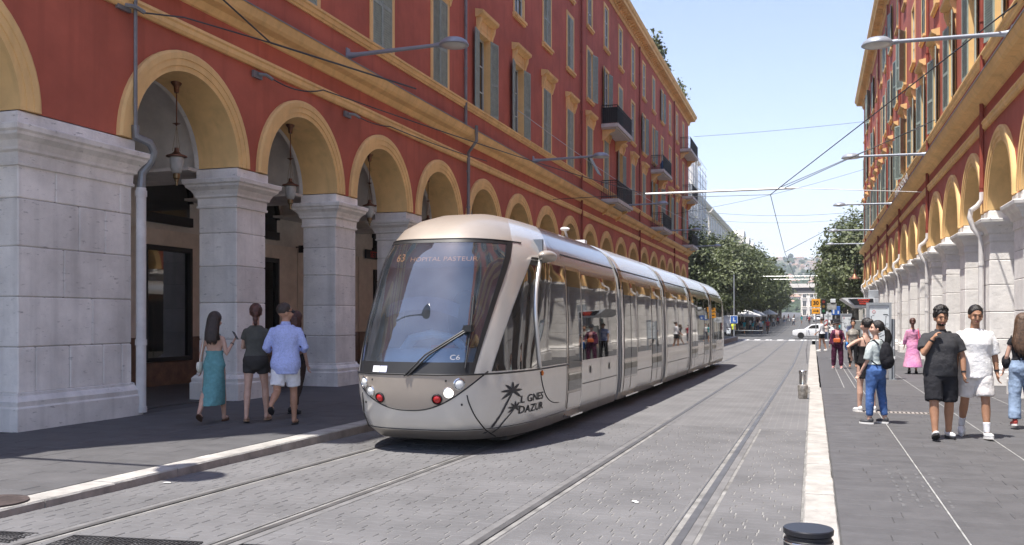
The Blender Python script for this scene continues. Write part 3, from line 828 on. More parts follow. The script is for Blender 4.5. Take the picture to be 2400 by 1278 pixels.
plant("terrace_shrub", "grey leaved shrub trailing further along the roof edge", "shrub", (-10.9, 71.5, 20.6), (.4, 2.2, 1.0), 450, .24, leafm)
plant("terrace_shrub", "pale rounded bush near the far roof corner", "shrub", (-10.9, 80.0, 20.6), (.5, 1.7, 1.3), 450, .26, mat("pale_leaves", (.15, .17, .08), .7, var=.3, scale=2))
# wall lamps
def lamp_meshes():
    a = MB(); a.tube([(0, 0, 0), (.12, 0, 0), (.3, 0, .005), (2.45, 0, .04)], [.1, .075, .055, .045], 12); a.box((-.02, -.09, -.18), (.02, .09, .18)); A = a.mesh("arm", M['lampgrey'], .7)
    h = MB(); h.lathe([(.001, .16), (.12, .155), (.24, .12), (.32, .06), (.36, -.01), (.36, -.03), (.33, -.035)], (2.85, 0, .02), 24); h.lathe([(.05, -.04), (.06, 0)], (2.5, 0, .03), 8); h.tube([(2.4, 0, .04), (2.55, 0, .03)], .06, 10); H = h.mesh("lamp_shade", M['lampgrey'], .7)
    d = MB(); d.lathe([(.001, -.075), (.15, -.068), (.26, -.045), (.325, -.02), (.325, -.012)], (2.85, 0, .02), 24); D = d.mesh("diffuser", M['lampglass'], .9)
    return A, H, D
LM = lamp_meshes()
def wall_lamp(loc, rz, label, group):
    t = thing("street_lamp", label, "street lamp", loc, rz, group)
    for n_, me in zip(("arm", "lamp_shade", "diffuser"), LM): ob(n_, me, t)
for i, y in enumerate((6.0, 20.5, 36.5, 52.6, 68.7, 84.4)):
    lb = ["grey wall lamp before the first arch that throws the oval shadow on the road", "large grey lamp on a bracket arm over the tram front between the nearest shutters", "grey bracket lamp jutting out above the middle of the tram roof", "grey bracket lamp with its arm in front of the lower balcony", "grey bracket lamp beyond the second pair of balconies", "farthest bracket lamp on the shaded building in front of the tree"][i]
    wall_lamp((-11.04, y, 8.28), 0, lb, "wall lamps of the shaded building")
for i, y in enumerate((23.3, 39.3, 55.6, 71.6, 84.5)):
    lb = ["largest pale lamp at the top right on the sunlit building", "second pale bracket lamp from the front on the sunlit building", "third pale bracket lamp from the front on the sunlit building", "fourth pale bracket lamp from the front on the sunlit building", "last small bracket lamp at the far corner of the sunlit building"][i]
    wall_lamp((4.3, y, 8.18), pi, lb, "wall lamps of the sunlit building")
# lanterns hanging in the arches
def lantern():
    t = thing("hanging_lantern", "", "lantern", (0, 0, 0))
    r = MB(); r.lathe([(.001, 0), (.14, 0), (.13, -.03), (.07, -.1), (.055, -.25), (.001, -.26)], (0, 0, 0), 14); r.tube([(0, 0, -.25), (0, 0, -1.0)], .016, 6); r.lathe([(.001, -.98), (.1, -.99), (.03, -1.02), (.001, -1.06)], (0, 0, 0), 10)
    r.build("rod", M['copper'], t, .7)
    c = MB()
    for k in range(3):
        a = 2*pi*k/3; c.tube([(0, 0, -1.03), (.1 * math.cos(a), .1 * math.sin(a), -1.66)], .006, 5)
    c.build("chain", M['brass'], t)
    k = MB(); k.lathe([(.001, -1.57), (.05, -1.57), (.06, -1.66), (.12, -1.72), (.24, -1.76), (.245, -1.79), (.17, -1.8)], (0, 0, 0), 16); k.build("cap", M['copper'], t, .7)
    g = MB(); g.lathe([(.16, -1.8), (.165, -1.85), (.15, -2.05), (.1, -2.17), (.07, -2.19)], (0, 0, 0), 16); g.build("globe", M['frost'], t, .9)
    f = MB(); f.lathe([(.07, -2.18), (.085, -2.21), (.08, -2.3), (.05, -2.33), (.05, -2.37), (.03, -2.38), (.03, -2.47), (.001, -2.48)], (0, 0, 0), 12); f.build("finial", M['brass'], t, .7)
    return t
ln = lantern()
for i, y in enumerate([CL[k] for k in range(1, 8)]):
    o = ln if i == 0 else dup(ln)
    o.location = (-11.6, y + .36, 6.24); o.scale = (.8, .8, .8)
    o['label'] = ["copper and glass lantern hanging in the nearest full arch", "glass lantern hanging in the arch above the blue shirted man", "glass lantern hanging in the arch just left of the tram roof", "lantern half hidden above the tram roof in the fourth arch"][i] if i < 4 else "lantern in the arcade, " + ["just left of the grey downpipe", "just right of the grey downpipe", "farthest one over the tram roof"][i - 4]
    o['group'] = "lanterns hanging in the arcade"
# cables and wires
wirem = mat("wire", (.05, .05, .055), .6); wsteel = mat("wire_steel", (.5, .5, .5), .4, metal=.6)
def cable(label, pts, r, sag=0.0, m_=None, name="cable", cat="cable"):
    q = []
    for a, b in zip(pts, pts[1:]):
        a, b = Vector(a), Vector(b); n = 12 if sag else 1
        for i in range(n): t = i / n; q.append(a.lerp(b, t) - Vector((0, 0, 4 * sag * t * (1 - t))))
    q.append(Vector(pts[-1])); m = MB(); m.tube(q, r, 5)
    return tag(m.build(name, m_ or wirem), label, cat)
# ------------------------------------------------------------------ the tram
TR = thing("tram", "long silver bronze articulated tram with big raked windscreen coming down the left track", "tram", (-4.95, 10.75, -.055))
TR.rotation_euler = (-.0052, 0, -.0095)
silver = mat("tram_silver", (.66, .645, .615), .27, metal=.5, var=.03, scale=1.5, coat=.5)
bronze = mat("tram_bronze", (.33, .28, .245), .2, metal=.85, var=.04, scale=1.5, coat=.6)
beige = mat("tram_beige", (.37, .32, .27), .36, metal=.3, var=.03, coat=.3)
skirt = mat("tram_skirt", (.3, .27, .24), .35, metal=.6, var=.08)
dark = mat("tram_rubber", (.02, .02, .022), .6, var=.15)
seam = mat("tram_seam", (.015, .015, .016), .5)
chrome = mat("tram_chrome", (.7, .7, .7), .12, metal=1.0, var=.03)
tglass = mat("tram_side_glass", (.014, .015, .016), .02, var=.15, spec=.8)
tglass.node_tree.nodes["Principled BSDF"].inputs["IOR"].default_value = 1.75
wglass = glassmat("windscreen_glass", (.62, .74, .84), .17, 1.6, .015, glare=.055)  # pale sky glare mixed into the glass colour
ZS = lambda z: z if z <= 2.84 else 2.84 + (z - 2.84) * 1.4
ZL_ = [.16, .3, .5, .75, 1.05, 1.35, 1.7, 2.05, 2.4, 2.62, 2.84] + [ZS(z) for z in (2.98, 3.08, 3.16, 3.22, 3.25)]
def lerp_tab(tab, z):
    if z <= tab[0][0]: return tab[0][1]
    for (a, va), (b, vb) in zip(tab, tab[1:]):
        if z <= b: t = (z - a) / (b - a); return va + (vb - va) * t
    return tab[-1][1]
WTAB = [(.16, 1.12), (.3, 1.16), (.5, 1.185), (.75, 1.2), (1.05, 1.2), (1.7, 1.195), (2.4, 1.165), (2.62, 1.14), (2.84, 1.06), (2.98, .95), (3.08, .8), (3.16, .6), (3.22, .36), (3.25, .12)]
YTAB = [(.16, .5), (.3, .24), (.5, .1), (.75, .03), (1.05, 0), (1.35, .1), (1.7, .25), (2.05, .42), (2.4, .59), (2.62, .7), (2.84, .83), (2.98, 1.02), (3.08, 1.32), (3.16, 1.75), (3.22, 2.4), (3.25, 3.3)]
WTAB = [(ZS(z), w) for z, w in WTAB]; YTAB = [(ZS(z), w) for z, w in YTAB]
W = lambda z: lerp_tab(WTAB, z)
Y0 = lambda z: lerp_tab(YTAB, z)
LN, NN = 1.9, 3.4
XE = lambda z: .68 + (.86 - .68) * min(max((z - 1.05) / 1.79, 0), 1)
def PF(q, z, off=0.0):
    def p(q, z):
        aq = min(abs(q), 1); return Vector((W(z) * q, Y0(z) + LN * (1 - math.sqrt(max(0, 1 - aq ** NN))), z))
    P = p(q, z)
    if off:
        a = p(min(q + .01, 1), z) - p(max(q - .01, -1), z); b = p(q, z + .02) - p(q, z - .02); n = a.cross(b).normalized()
        if n.y > 0 and abs(n.x) < .8: n = -n
        if n.x * q < 0: n = -n if abs(n.x) > .5 else n
        P = P + n * off
    return P
def qy(y, z):
    t = (y - Y0(z)) / LN
    if t >= 1: return 1.0
    if t <= 0: return 0.0
    return (1 - (1 - t) ** 2) ** (1 / NN)
def PS(y, z, off=0.0, side=1, rear=None):
    def p(y, z): return Vector((W(z) * qy(y, z), max(y, Y0(z)), z))
    P = p(y, z)
    if off:
        a = p(y + .02, z) - p(y - .02, z); b = p(y, z + .02) - p(y, z - .02); n = a.cross(b).normalized()
        if n.x < 0: n = -n
        P = P + n * off
    return Vector((P.x * side, P.y, P.z))
NW, NA, NS = 10, 3, 8
def qcol(j, z):
    """front column j (0..NW+NA+NS) -> q"""
    xe = XE(z)
    if j <= NW: return xe * j / NW
    if j <= NW + NA: return xe + .09 * (j - NW) / NA
    t = (j - NW - NA) / NS; q0 = xe + .09
    return 1 - (1 - q0) * (1 - t) ** 1.6
sidey = [0.0, .3, .7, 1.2, 1.8, 2.5, 3.3, 4.2, 5.1]
def ring_cols(z, yend=7.25):
    cols = []
    right = [PF(qcol(j, z), z) for j in range(NW + NA + NS + 1)]
    ye = right[-1].y
    right += [Vector((W(z), ye + (yend - ye) * k / 8, z)) for k in range(1, 9)]
    left = [Vector((-p.x, p.y, p.z)) for p in right[1:]]
    return list(reversed(left)) + right
body = MB(); rows = [ring_cols(z) for z in ZL_]; nc = len(rows[0]); mid = nc // 2
for r in rows: body.v.extend([tuple(p) for p in r])
iw0, iw1 = ZL_.index(1.05), ZL_.index(2.84)
for i in range(len(rows) - 1):
    for j in range(nc - 1):
        jj = j - mid
        if iw0 <= i < iw1 and -NW <= jj < NW: continue          # windscreen opening
        body.f.append((i*nc+j, i*nc+j+1, (i+1)*nc+j+1, (i+1)*nc+j))
        inner = -NW <= jj < NW
        z = ZL_[i]
        fr_ = abs(jj + .5) < NW + NA + NS
        body.m.append(2 if i == 0 else (1 if (z >= 2.84 and inner) else (3 if (z >= 2.4 and not fr_) else 0)))
top = rows[-1]
for j in range(mid): body.f.append(((len(rows)-1)*nc+j, (len(rows)-1)*nc+nc-1-j, (len(rows)-1)*nc+nc-2-j, (len(rows)-1)*nc+j+1)); body.m.append(1)
cabo = body.build("cab", [silver, beige, skirt, bronze], TR, .7)
def patch(fn, us, vs_, m_, name, parent, smooth=3):
    """grid patch: fn(u,v)->point"""
    g = MB(); g.loft([[fn(u, v) for u in us] for v in vs_], False, False); return g.build(name, m_, parent, smooth, recalc=False)
def lin(a, b, n): return [a + (b - a) * i / n for i in range(n + 1)]
patch(lambda t, z: PF(t * XE(z), z, .002), lin(-1, 1, 20), lin(1.05, 2.84, 16), wglass, "windscreen", cabo)
# black border of the windscreen
g = MB()
for (ta, tb) in ((-1, -.955), (.955, 1)): g.loft([[PF(t * XE(z), z, .006) for t in lin(ta, tb, 2)] for z in lin(1.05, 2.84, 16)], False, False)
for (za, zb_) in ((1.05, 1.2), (2.8, 2.84)): g.loft([[PF(t * XE(z), z, .006) for t in lin(-1, 1, 20)] for z in lin(za, zb_, 2)], False, False)
g.build("windscreen_border", seam, cabo, 3, recalc=False)
# destination display behind the glass
dm = mat("display_panel", (.05, .075, .08), .3, var=.1)
patch(lambda t, z: PF(t * XE(z), z, -.03), lin(-.93, .93, 16), lin(2.47, 2.78, 3), dm, "destination_display", cabo)
led = mat("led_amber", (.9, .45, .2), .5, emit=(1.0, .5, .22), estr=.2)
def led_warp(z0): return lambda p: PF(p.x / (W(2.6)), z0 + p.y, .012 - .03)
def led2(p): return PF((p.x - .28) / W(2.6), 2.575 + p.y, -.018)
text("63", .155, led, "led_number", cabo, warp=lambda p: PF((p.x - .52) / W(2.6), 2.6 + p.y, -.018), sx=1.0, align='LEFT', bold=.0)
text("HOPITAL PASTEUR", .088, led, "led_letters", cabo, warp=led2, sx=1.28, align='LEFT', bold=-.001)
# cab interior: dashboard, seat, bulkhead, floor
inn = mat("cab_interior", (.13, .15, .18), .6, var=.1); dash = mat("dashboard", (.3, .42, .5), .45, var=.08)
g = MB(); g.box((-1.12, 2.3, .4), (1.12, 2.36, 2.95)); g.box((-.95, 1.35, .4), (.95, 2.3, .45)); g.build("bulkhead", inn, cabo)
g = MB()
rings = []
for i in range(15):
    a = pi * i / 14; rings.append([(-.95 * math.cos(a), 1.15 - .72 * math.sin(a), 1.0), (-.95 * math.cos(a), 1.15 - .72 * math.sin(a), 1.2), (-.8 * math.cos(a), 1.15 - .5 * math.sin(a), 1.34), (-.6 * math.cos(a), 1.2 - .2 * math.sin(a), 1.36)])
g.loft(rings, False, False); g.build("dashboard", dash, cabo, 1)
g = MB(); g.tube([(-.5, .95, 1.3), (-.3, .85, 1.5), (0, .8, 1.56), (.3, .85, 1.5), (.5, .95, 1.3)], [(.1, .05)] * 5, 10); g.build("dash_hood", dash, cabo, 1)
g = MB(); g.ell((.05, 1.9, 1.75), (.27, .1, .45)); g.ell((.05, 1.7, 1.3), (.27, .3, .1)); g.build("driver_seat", dark, cabo, 3)
g = MB(); g.box((-.1, 1.0, 1.36), (.25, 1.02, 1.4)); g.build("dash_light", mat("dash_red", (.4, .04, .02), .4), cabo)
bl_ = MB()
bl_.loft([[PF(t * XE(z), z, -.05) for t in lin(-.9, .75, 10)] for z in lin(2.0, 2.12, 2)], False, False)
g = MB()
for i in range(12):
    t0 = -.6 + 1.2 * i / 12; t1 = -.6 + 1.2 * (i + 1) / 12
    f_ = lambda t: 2.1 - .32 * t * t
    g.quad(PF(t0 * XE(2), f_(t0) - .18, -.09), PF(t1 * XE(2), f_(t1) - .18, -.09), PF(t1 * XE(2), f_(t1), -.09), PF(t0 * XE(2), f_(t0), -.09))
g.build("sun_blind", inn, cabo, 3)
# front panel, seams, lights
SM = lambda q: .585 + .44 * (abs(q) / .74) ** 2.3
patch(lambda q, t: PF(q, SM(q) + (1.035 - SM(q)) * t, .006), lin(-.74, .74, 24), lin(0, 1, 4), beige, "front_panel", cabo)
def curve_strip(pts, wd, name, m_=seam, parent=cabo):
    """pts: list of (p, tangent-normal pair) thin raised strip"""
    g = MB(); g.tube(pts, wd, 6); return g.build(name, m_, parent, 3)
curve_strip([PF(q, SM(q) - .006, .003) for q in lin(-.78, .78, 40)], .011, "panel_seam")
curve_strip([PF(q, 1.045, .004) for q in lin(-.99, .99, 50)] + [PS(y, 1.045, .004) for y in lin(2.0, 3.5, 6)], .012, "waist_seam")
for s_ in (-1, 1):
    pts = [PF(s_ * (.62 + .16 * (t ** 1.4)), .78 - .6 * t, .003) for t in lin(0, 1, 10)]
    curve_strip(pts, .009, "bumper_seam")
curve_strip([PF(q, .315, .002) for q in lin(-.97, .97, 40)] + [PS(y, .315, .002) for y in lin(1.9, 3.4, 5)], .006, "skirt_seam")
curve_strip([PF(t * XE(2.84), 2.852, .003) for t in lin(-1.06, 1.06, 30)], .012, "roof_seam")
lens = mat("headlamp_glass", (.75, .75, .73), .08, var=.1, scale=30, spec=.9); redlens = mat("tail_lamp_red", (.5, .012, .012), .15, spec=.8)
lit = mat("lit_lamp", (.9, .9, .85), .3, emit=(1, .97, .9), estr=2.0)
def front_lamp(q, z, r, m_, name):
    c = PF(q, z, .004); a = PF(q + .02, z) - PF(q - .02, z); b = PF(q, z + .02) - PF(q, z - .02); n = a.cross(b).normalized()
    if n.y > 0: n = -n
    mt = n.to_track_quat('Z', 'Y').to_matrix().to_4x4(); mt.translation = c
    bz = MB(); bz.lathe([(r * 1.25, -.02), (r * 1.28, .012), (r * 1.12, .02), (r, .004), (r, -.02)], (0, 0, 0), 22); bz.v = [tuple(mt @ Vector(v)) for v in bz.v]
    o = bz.build(name, chrome if m_ is not redlens else seam, TR, .7)
    l = MB(); l.lathe([(r, -.01), (r * .96, .012), (r * .6, .026), (.001, .03)], (0, 0, 0), 22); l.v = [tuple(mt @ Vector(v)) for v in l.v]
    l.build("lens", m_, o, 1)
for s_ in (-1, 1):
    front_lamp(s_ * .555, .925, .062, lens, "headlight"); front_lamp(s_ * .455, .815, .055, lit if s_ > 0 else lens, "headlight"); front_lamp(s_ * .335, .735, .055, redlens, "tail_light")
    for q, z in ((.43, .97), (.57, .66)):
        g = MB(); g.ell(PF(s_ * q, z, .002), (.016, .01, .016), 8, 6); g.build("bolt", seam, cabo, 3)
# stickers, wiper, inside mirror
stk = mat("sticker", (.7, .7, .73), .5)
patch(lambda q, z: PF(q, z, .011), lin(-.42, -.33, 2), lin(1.065, 1.145, 1), stk, "sticker", cabo); patch(lambda q, z: PF(q, z, .011), lin(-.325, -.24, 2), lin(1.065, 1.145, 1), mat("sticker_blue", (.55, .56, .75), .5), "sticker", cabo)
text("C6", .09, stk, "fleet_number", cabo, warp=lambda p: PF((p.x + .6) / W(1.2), 1.26 + p.y, .009), sx=1.1)
g = MB(); g.tube([PF(-.02, 1.03, .03), PF(.2, 1.28, .05), PF(.57, 1.62, .045)], .012, 6); g.tube([PF(.02, 1.03, .03), PF(.24, 1.28, .05), PF(.58, 1.6, .045)], .012, 6)
g.tube([PF(.585, 2.05, .025), PF(.6, 1.7, .03), PF(.6, 1.12, .025)], .012, 6); g.box(tuple(PF(.56, 1.6, .04) - Vector((.03, .02, .02))), tuple(PF(.6, 1.66, .05) + Vector((.02, .02, .0))))
g.build("windscreen_wiper", seam, cabo, .8)
# cab side glazing
arc = lambda z: 1.78 + .95 * (max(0, (z - 1.75)) ** 2) * .55 + .22 * max(0, (1.75 - z)) ** 1.6      # curved pillar position (y)
def apill(z):      # y where the front pillar ends on the flank
    q = XE(z) + .11; return Y0(z) + LN * (1 - math.sqrt(max(0, 1 - min(q, .999) ** NN)))
for side in (1, -1):
    def fs(t, z): a = apill(z) + .03; b = max(arc(z) - .05, a + .005); return PS(a + (b - a) * t, z, .006, side)
    patch(fs, lin(0, 1, 5), lin(1.075, 2.66, 14), tglass, "side_window", cabo)
    def fs2(t, z): a = arc(z) + .03; return PS(a + (3.36 - a) * t, z, .006, side)
    patch(fs2, lin(0, 1, 6), lin(1.075, 2.6, 14), tglass, "side_window", cabo)
    g = MB(); g.tube([PS(arc(z) - .01, z, .008, side) for z in lin(1.06, 2.66, 14)], .035, 8); g.build("curved_pillar", silver, cabo, 3)
    g = MB(); g.tube([PS(1.95 + .32 * t + .7 * t ** 2.4, 1.0 - .52 * math.sin(min(t * 1.5, pi/2)) , .004, side) for t in lin(0, 1, 14)], .007, 6); g.build("panel_seam", seam, cabo, 3)
    g = MB(); g.ell(PS(2.02, .985, .01, side), (.02, .045, .04), 10, 6); g.build("indicator", mat("amber_lens", (.6, .15, .02), .25), cabo, 3)
    # camera mirror pod
    g = MB(); c = PS(2.35, 2.66, .0, side); g.ell((c.x + side * .1, c.y - .1, c.z + .03), (.12, .3, .085), 14, 10); g.tube([(c.x, c.y + .1, c.z), (c.x + side * .1, c.y, c.z + .02)], .06, 8); g.build("mirror_pod", beige, cabo, 3)
    g = MB(); g.loft([[PS(y, z, .006, side) for y in lin(3.4, 3.46, 1)] for z in lin(.2, 2.8, 10)], False, False); g.build("door_post", bronze, cabo, 3, recalc=False)
# logo: two palms and lettering on the flank
ink = mat("logo_ink", (.03, .03, .035), .5)
def flank(p): return PS(p.x, p.y, .006)
g = MB()
def palm(x0, z0, x1, z1, wd, fr_, n=7):
    pts = [(x0 + (x1 - x0) * t - .03 * math.sin(t * pi), z0 + (z1 - z0) * t) for t in lin(0, 1, 6)]
    for (a, b), (c, d) in zip(pts, pts[1:]): g.quad(flank(Vector((a - wd, b))), flank(Vector((a + wd, b))), flank(Vector((c + wd * .8, d))), flank(Vector((c - wd * .8, d))))
    for k in range(n):
        a = -.5 + (pi + 1.0) * k / (n - 1)
        for t in range(4):
            r0, r1 = fr_ * t / 4, fr_ * (t + 1) / 4; w0, w1 = [.2, .24, .26, .2, 0.02][t] * fr_ * .45, [.2, .24, .26, .2, 0.02][t + 1] * fr_ * .45
            def q(r, w): x, z = x1 + 1.7 * (math.cos(a) * r - math.sin(a) * w), z1 + math.sin(a) * r * .95 + math.cos(a) * w - .9 * r * r; return flank(Vector((x, z)))
            g.quad(q(r0, -w0), q(r0, w0), q(r1, w1), q(r1, -w1))
palm(.66, .25, .98, .79, .024, .16); palm(.78, .25, 1.08, .56, .017, .11)
g.build("palm_logo", ink, cabo, None, recalc=False)
text("L GNES", .145, ink, "lettering", cabo, warp=lambda p: PS(1.21 + p.x, .655 + p.y, .006), align='LEFT', sx=1.9, bold=.002)
text("DAZUR", .145, ink, "lettering", cabo, warp=lambda p: PS(1.18 + p.x, .51 + p.y, .006), align='LEFT', sx=1.9, bold=.002)
# body modules behind the cab
def section(y0, y1, name, taper=None):
    m = MB(); cols = []
    zz = ZL_
    ys = [y0, y0 + .06] + lin(y0 + .5, y1 - .5, 4) + [y1 - .06, y1] if not taper else [y0, y0 + .06] + lin(y0 + .5, y1 - 1.7, 4) + [y1 - 1.1, y1 - .6, y1 - .25, y1]
    rings = []
    for y in ys:
        e = .03 if (y in (y0, y1)) else 0.0
        k = 1.0
        if taper: t = max(0, (y - (y1 - 1.9)) / 1.9); k = math.sqrt(max(0.0, 1 - t ** 3 * .55)); top_ = 3.25 - .5 * t ** 2
        r = []
        for z in zz:
            z2 = z if not taper else z - (max(0, z - 2.3) / 1.1) * .65 * t ** 2
            r.append((W(z) * k - e, y, z2))
        rings.append(r + [(-p[0], p[1], p[2]) for p in reversed(r)])
    m.loft(rings)
    n = len(zz) * 2
    m.m = []
    for f in m.f:
        z = sum(m.v[i][2] for i in f) / len(f)
        m.m.append(2 if z < .3 else (1 if 2.4 <= z < 2.84 else 0))
    return m.build(name, [silver, bronze, skirt], TR, .7)
def glaze(parent, y0, y1, z0, z1, nm="side_window", m_=tglass, off=.005):
    for side in (1, -1):
        patch(lambda y, z: PS(y, z, off, side), lin(y0, y1, 2), lin(z0, z1, 7), m_, nm, parent)
def vseam(parent, y, z0, z1, wd=.008, nm="panel_seam", m_=seam):
    for side in (1, -1): patch(lambda yy, z: PS(yy, z, .0065, side), [y - wd, y + wd], lin(z0, z1, 8), m_, nm, parent)
def hseam(parent, y0, y1, z, wd=.007, m_=seam, nm="panel_seam"):
    for side in (1, -1): patch(lambda y, zz: PS(y, zz, .0065, side), lin(y0, y1, 2), [z - wd, z + wd], m_, nm, parent)
def door(parent, y0, y1, leaves=2):
    step = (y1 - y0) / leaves
    for i in range(leaves):
        a, b = y0 + i * step + .03, y0 + (i + 1) * step - .03
        for side in (1, -1):
            dl = patch(lambda y, z: PS(y, z, .004, side), lin(a - .02, b + .02, 1), lin(.3, 2.62, 9), bronze, "door", parent)
            for z0, z1, m_ in ((.98, 2.56, tglass), (.62, .9, tglass), (.34, .58, silver)):
                g = MB(); g.loft([[PS(y, z, .008, side) for y in lin(a, b, 1)] for z in lin(z0, z1, 6)], False, False)
                dl.data.materials.append(m_); g_me = g.mesh("t", m_, recalc=False)
                bmj = bmesh.new(); bmj.from_mesh(dl.data); n0 = len(bmj.faces); bmj.from_mesh(g_me)
                for f_ in list(bmj.faces)[n0:]: f_.material_index = len(dl.data.materials) - 1
                bmj.to_mesh(dl.data); bmj.free(); bpy.data.meshes.remove(g_me)
        vseam(parent, a - .03, .2, 2.66, .006)
    vseam(parent, y1, .2, 2.66, .006)
    for side in (1, -1):
        g = MB(); x = side * 1.13; g.box((min(x, x + side * .1), y0 + .05, .2), (max(x, x + side * .1), y1 - .05, .225)); g.build("door_step", chrome, parent)
door(cabo, 3.47, 4.33, 1)
for y0, y1 in ((4.42, 5.72), (5.75, 7.1)): glaze(cabo, y0, y1, 1.08, 2.53)
hseam(cabo, 4.4, 7.2, .68); vseam(cabo, 5.735, .2, 1.06); hseam(cabo, 3.4, 7.25, 2.8, .012); vseam(cabo, 3.05, 2.84, 3.0, .006)
for y in (4.36, 7.17): vseam(cabo, y, .25, 2.6, .02, "chrome_trim", chrome)
for y in (4.9, 6.4):
    for side in (1, -1): patch(lambda yy, z: PS(yy, z, .008, side), [y, y + .1], [.84, .96], seam, "hatch", cabo)
mods = [(7.6, 12.75, 'd'), (13.1, 17.6, 'w'), (17.95, 23.0, 'd'), (23.35, 29.3, 'e')]
prev = 7.25
for y0, y1, k in mods:
    b = MB()
    rg = lambda y, e: [(W(z) - e, y, z) for z in ZL_] + [(-(W(z) - e), y, z) for z in reversed(ZL_)]
    rings = []; n = 7
    for i in range(n + 1): y = prev - .02 + (y0 - prev + .04) * i / n; rings.append(rg(y, .12 if i % 2 else .07))
    b.loft(rings); b.build("bellows", dark, TR)
    s_ = section(y0, y1, "coach_section", taper=(k == 'e'))
    for yy in (y0 + .02, y1 - .08) if k != 'e' else (y0 + .02,):
        for side in (1, -1): patch(lambda q, z: PS(q, z, .007, side), [yy, yy + .06], lin(.3, 3.1, 14), chrome, "chrome_trim", s_)
    hseam(s_, y0 + .1, y1 - (.1 if k != 'e' else 1.9), 2.8, .012)
    ym = (y0 + y1) / 2
    if k == 'd':
        door(s_, y0 + .25, y0 + 1.65); door(s_, y1 - 1.65, y1 - .25); glaze(s_, y0 + 1.75, y1 - 1.75, 1.08, 2.53); hseam(s_, y0 + 1.7, y1 - 1.7, .68)
    elif k == 'w':
        glaze(s_, y0 + .25, ym - .03, 1.08, 2.53); glaze(s_, ym + .03, y1 - .25, 1.08, 2.53); hseam(s_, y0 + .1, y1 - .1, .68); vseam(s_, ym, .2, 1.06)
    else:
        door(s_, y0 + .3, y0 + 1.7); glaze(s_, y0 + 1.85, y0 + 3.0, 1.08, 2.53); glaze(s_, y0 + 3.05, y0 + 3.9, 1.08, 2.53); hseam(s_, y0 + 1.8, y0 + 4, .68)
    prev = y1
# wheels / underframe and roof gear
g = MB(); g.box((-.95, 1.2, .1), (.95, 28.5, .3)); g.build("underframe", dark, TR)
for y in (3.9, 5.9, 14.2, 16.3, 25.0, 27.0):
    for s_ in (-1, 1):
        g = MB(); g.cyl((s_ * .68, y, .28), (s_ * .78, y, .28), .28, n=16); g.build("wheel", dark, TR, .7)
g = MB(); g.tube([(.2, 7.1, 3.4), (.2, 6.9, 3.56)], .025, 6); g.ell((.2, 6.9, 3.58), (.1, .1, .04), 10, 6); g.tube([(-.25, 8.0, 3.4), (-.25, 8.0, 3.54)], .02, 6); g.box((-.5, 8.1, 3.38), (.3, 8.3, 3.47)); tag(g.build("roof_antenna", stk, TR, 1), kind='stuff')
# ------------------------------------------------------------------ people
def skinmat(n, c): return mat(n, c, .55, var=.08, scale=9, spec=.35)
SK = [skinmat("skin_tan", (.42, .23, .15)), skinmat("skin_olive", (.36, .19, .115)), skinmat("skin_pale", (.52, .32, .24)), skinmat("skin_brown", (.25, .13, .08))]
def cloth(n, c, var=.12, **k): return mat(n, c, .9, var=var, scale=k.pop('scale', 6), bump=.7, bscale=17, spec=.15, **k)
def hairmat(n, c): return mat(n, c, .45, var=.35, scale=26, bump=.5, bscale=90, spec=.5)
HB, HD, HR, HL = hairmat("hair_black", (.012, .009, .008)), hairmat("hair_dark_brown", (.035, .02, .014)), hairmat("hair_auburn", (.075, .024, .015)), hairmat("hair_long_brown", (.11, .062, .036))
eyem = mat("eye_dark", (.02, .015, .012), .2); lipm = mat("lips", (.3, .1, .085), .5); browm = mat("eyebrow", (.02, .014, .01), .8)
def V(*a): return Vector(a)
def dirv(fwd, out, side):
    """limb direction from degrees: fwd swing forward, out swing away from the body (side -1 left, 1 right)"""
    a, b = rad(fwd), rad(out); v = V(math.sin(b) * side, math.sin(a) * math.cos(b), -math.cos(a) * math.cos(b)); return v.normalized()
def skeleton(p):
    g = p.get('fem', False); k = p.get('w', 1.0)
    J = {}; hz = .915
    J['hz'] = hz; hw = (.088 if g else .092) * min(k, 1.1); sw = (.15 if g else .182) * k ** .6; sz = 1.388 if not g else 1.375
    for s, n in ((-1, 'l'), (1, 'r')):
        h = V(s * hw, 0, hz - .03); f, o, kn = p.get('leg' + n, (0, 3, 0))
        d1 = dirv(f, o, s); d2 = dirv(f - kn, o * .4, s)
        J['hip' + n] = h; J['kn' + n] = h + d1 * .425; J['an' + n] = J['kn' + n] + d2 * .405
        sh = V(s * sw, -.01, sz); J['sh' + n] = sh
        A = p.get('arm' + n, (5, 8, 15))
        if len(A) == 3: u = dirv(A[0], A[1], s); fdir = dirv(A[0] + A[2], A[1] * .5, s)
        else: u = V(*A[:3]).normalized(); fdir = V(*A[3:6]).normalized()
        J['el' + n] = sh + u * .285; J['wr' + n] = J['el' + n] + fdir * .245; J['hd' + n] = fdir
    J['sw'], J['hw'], J['szz'] = sw, hw, sz
    return J
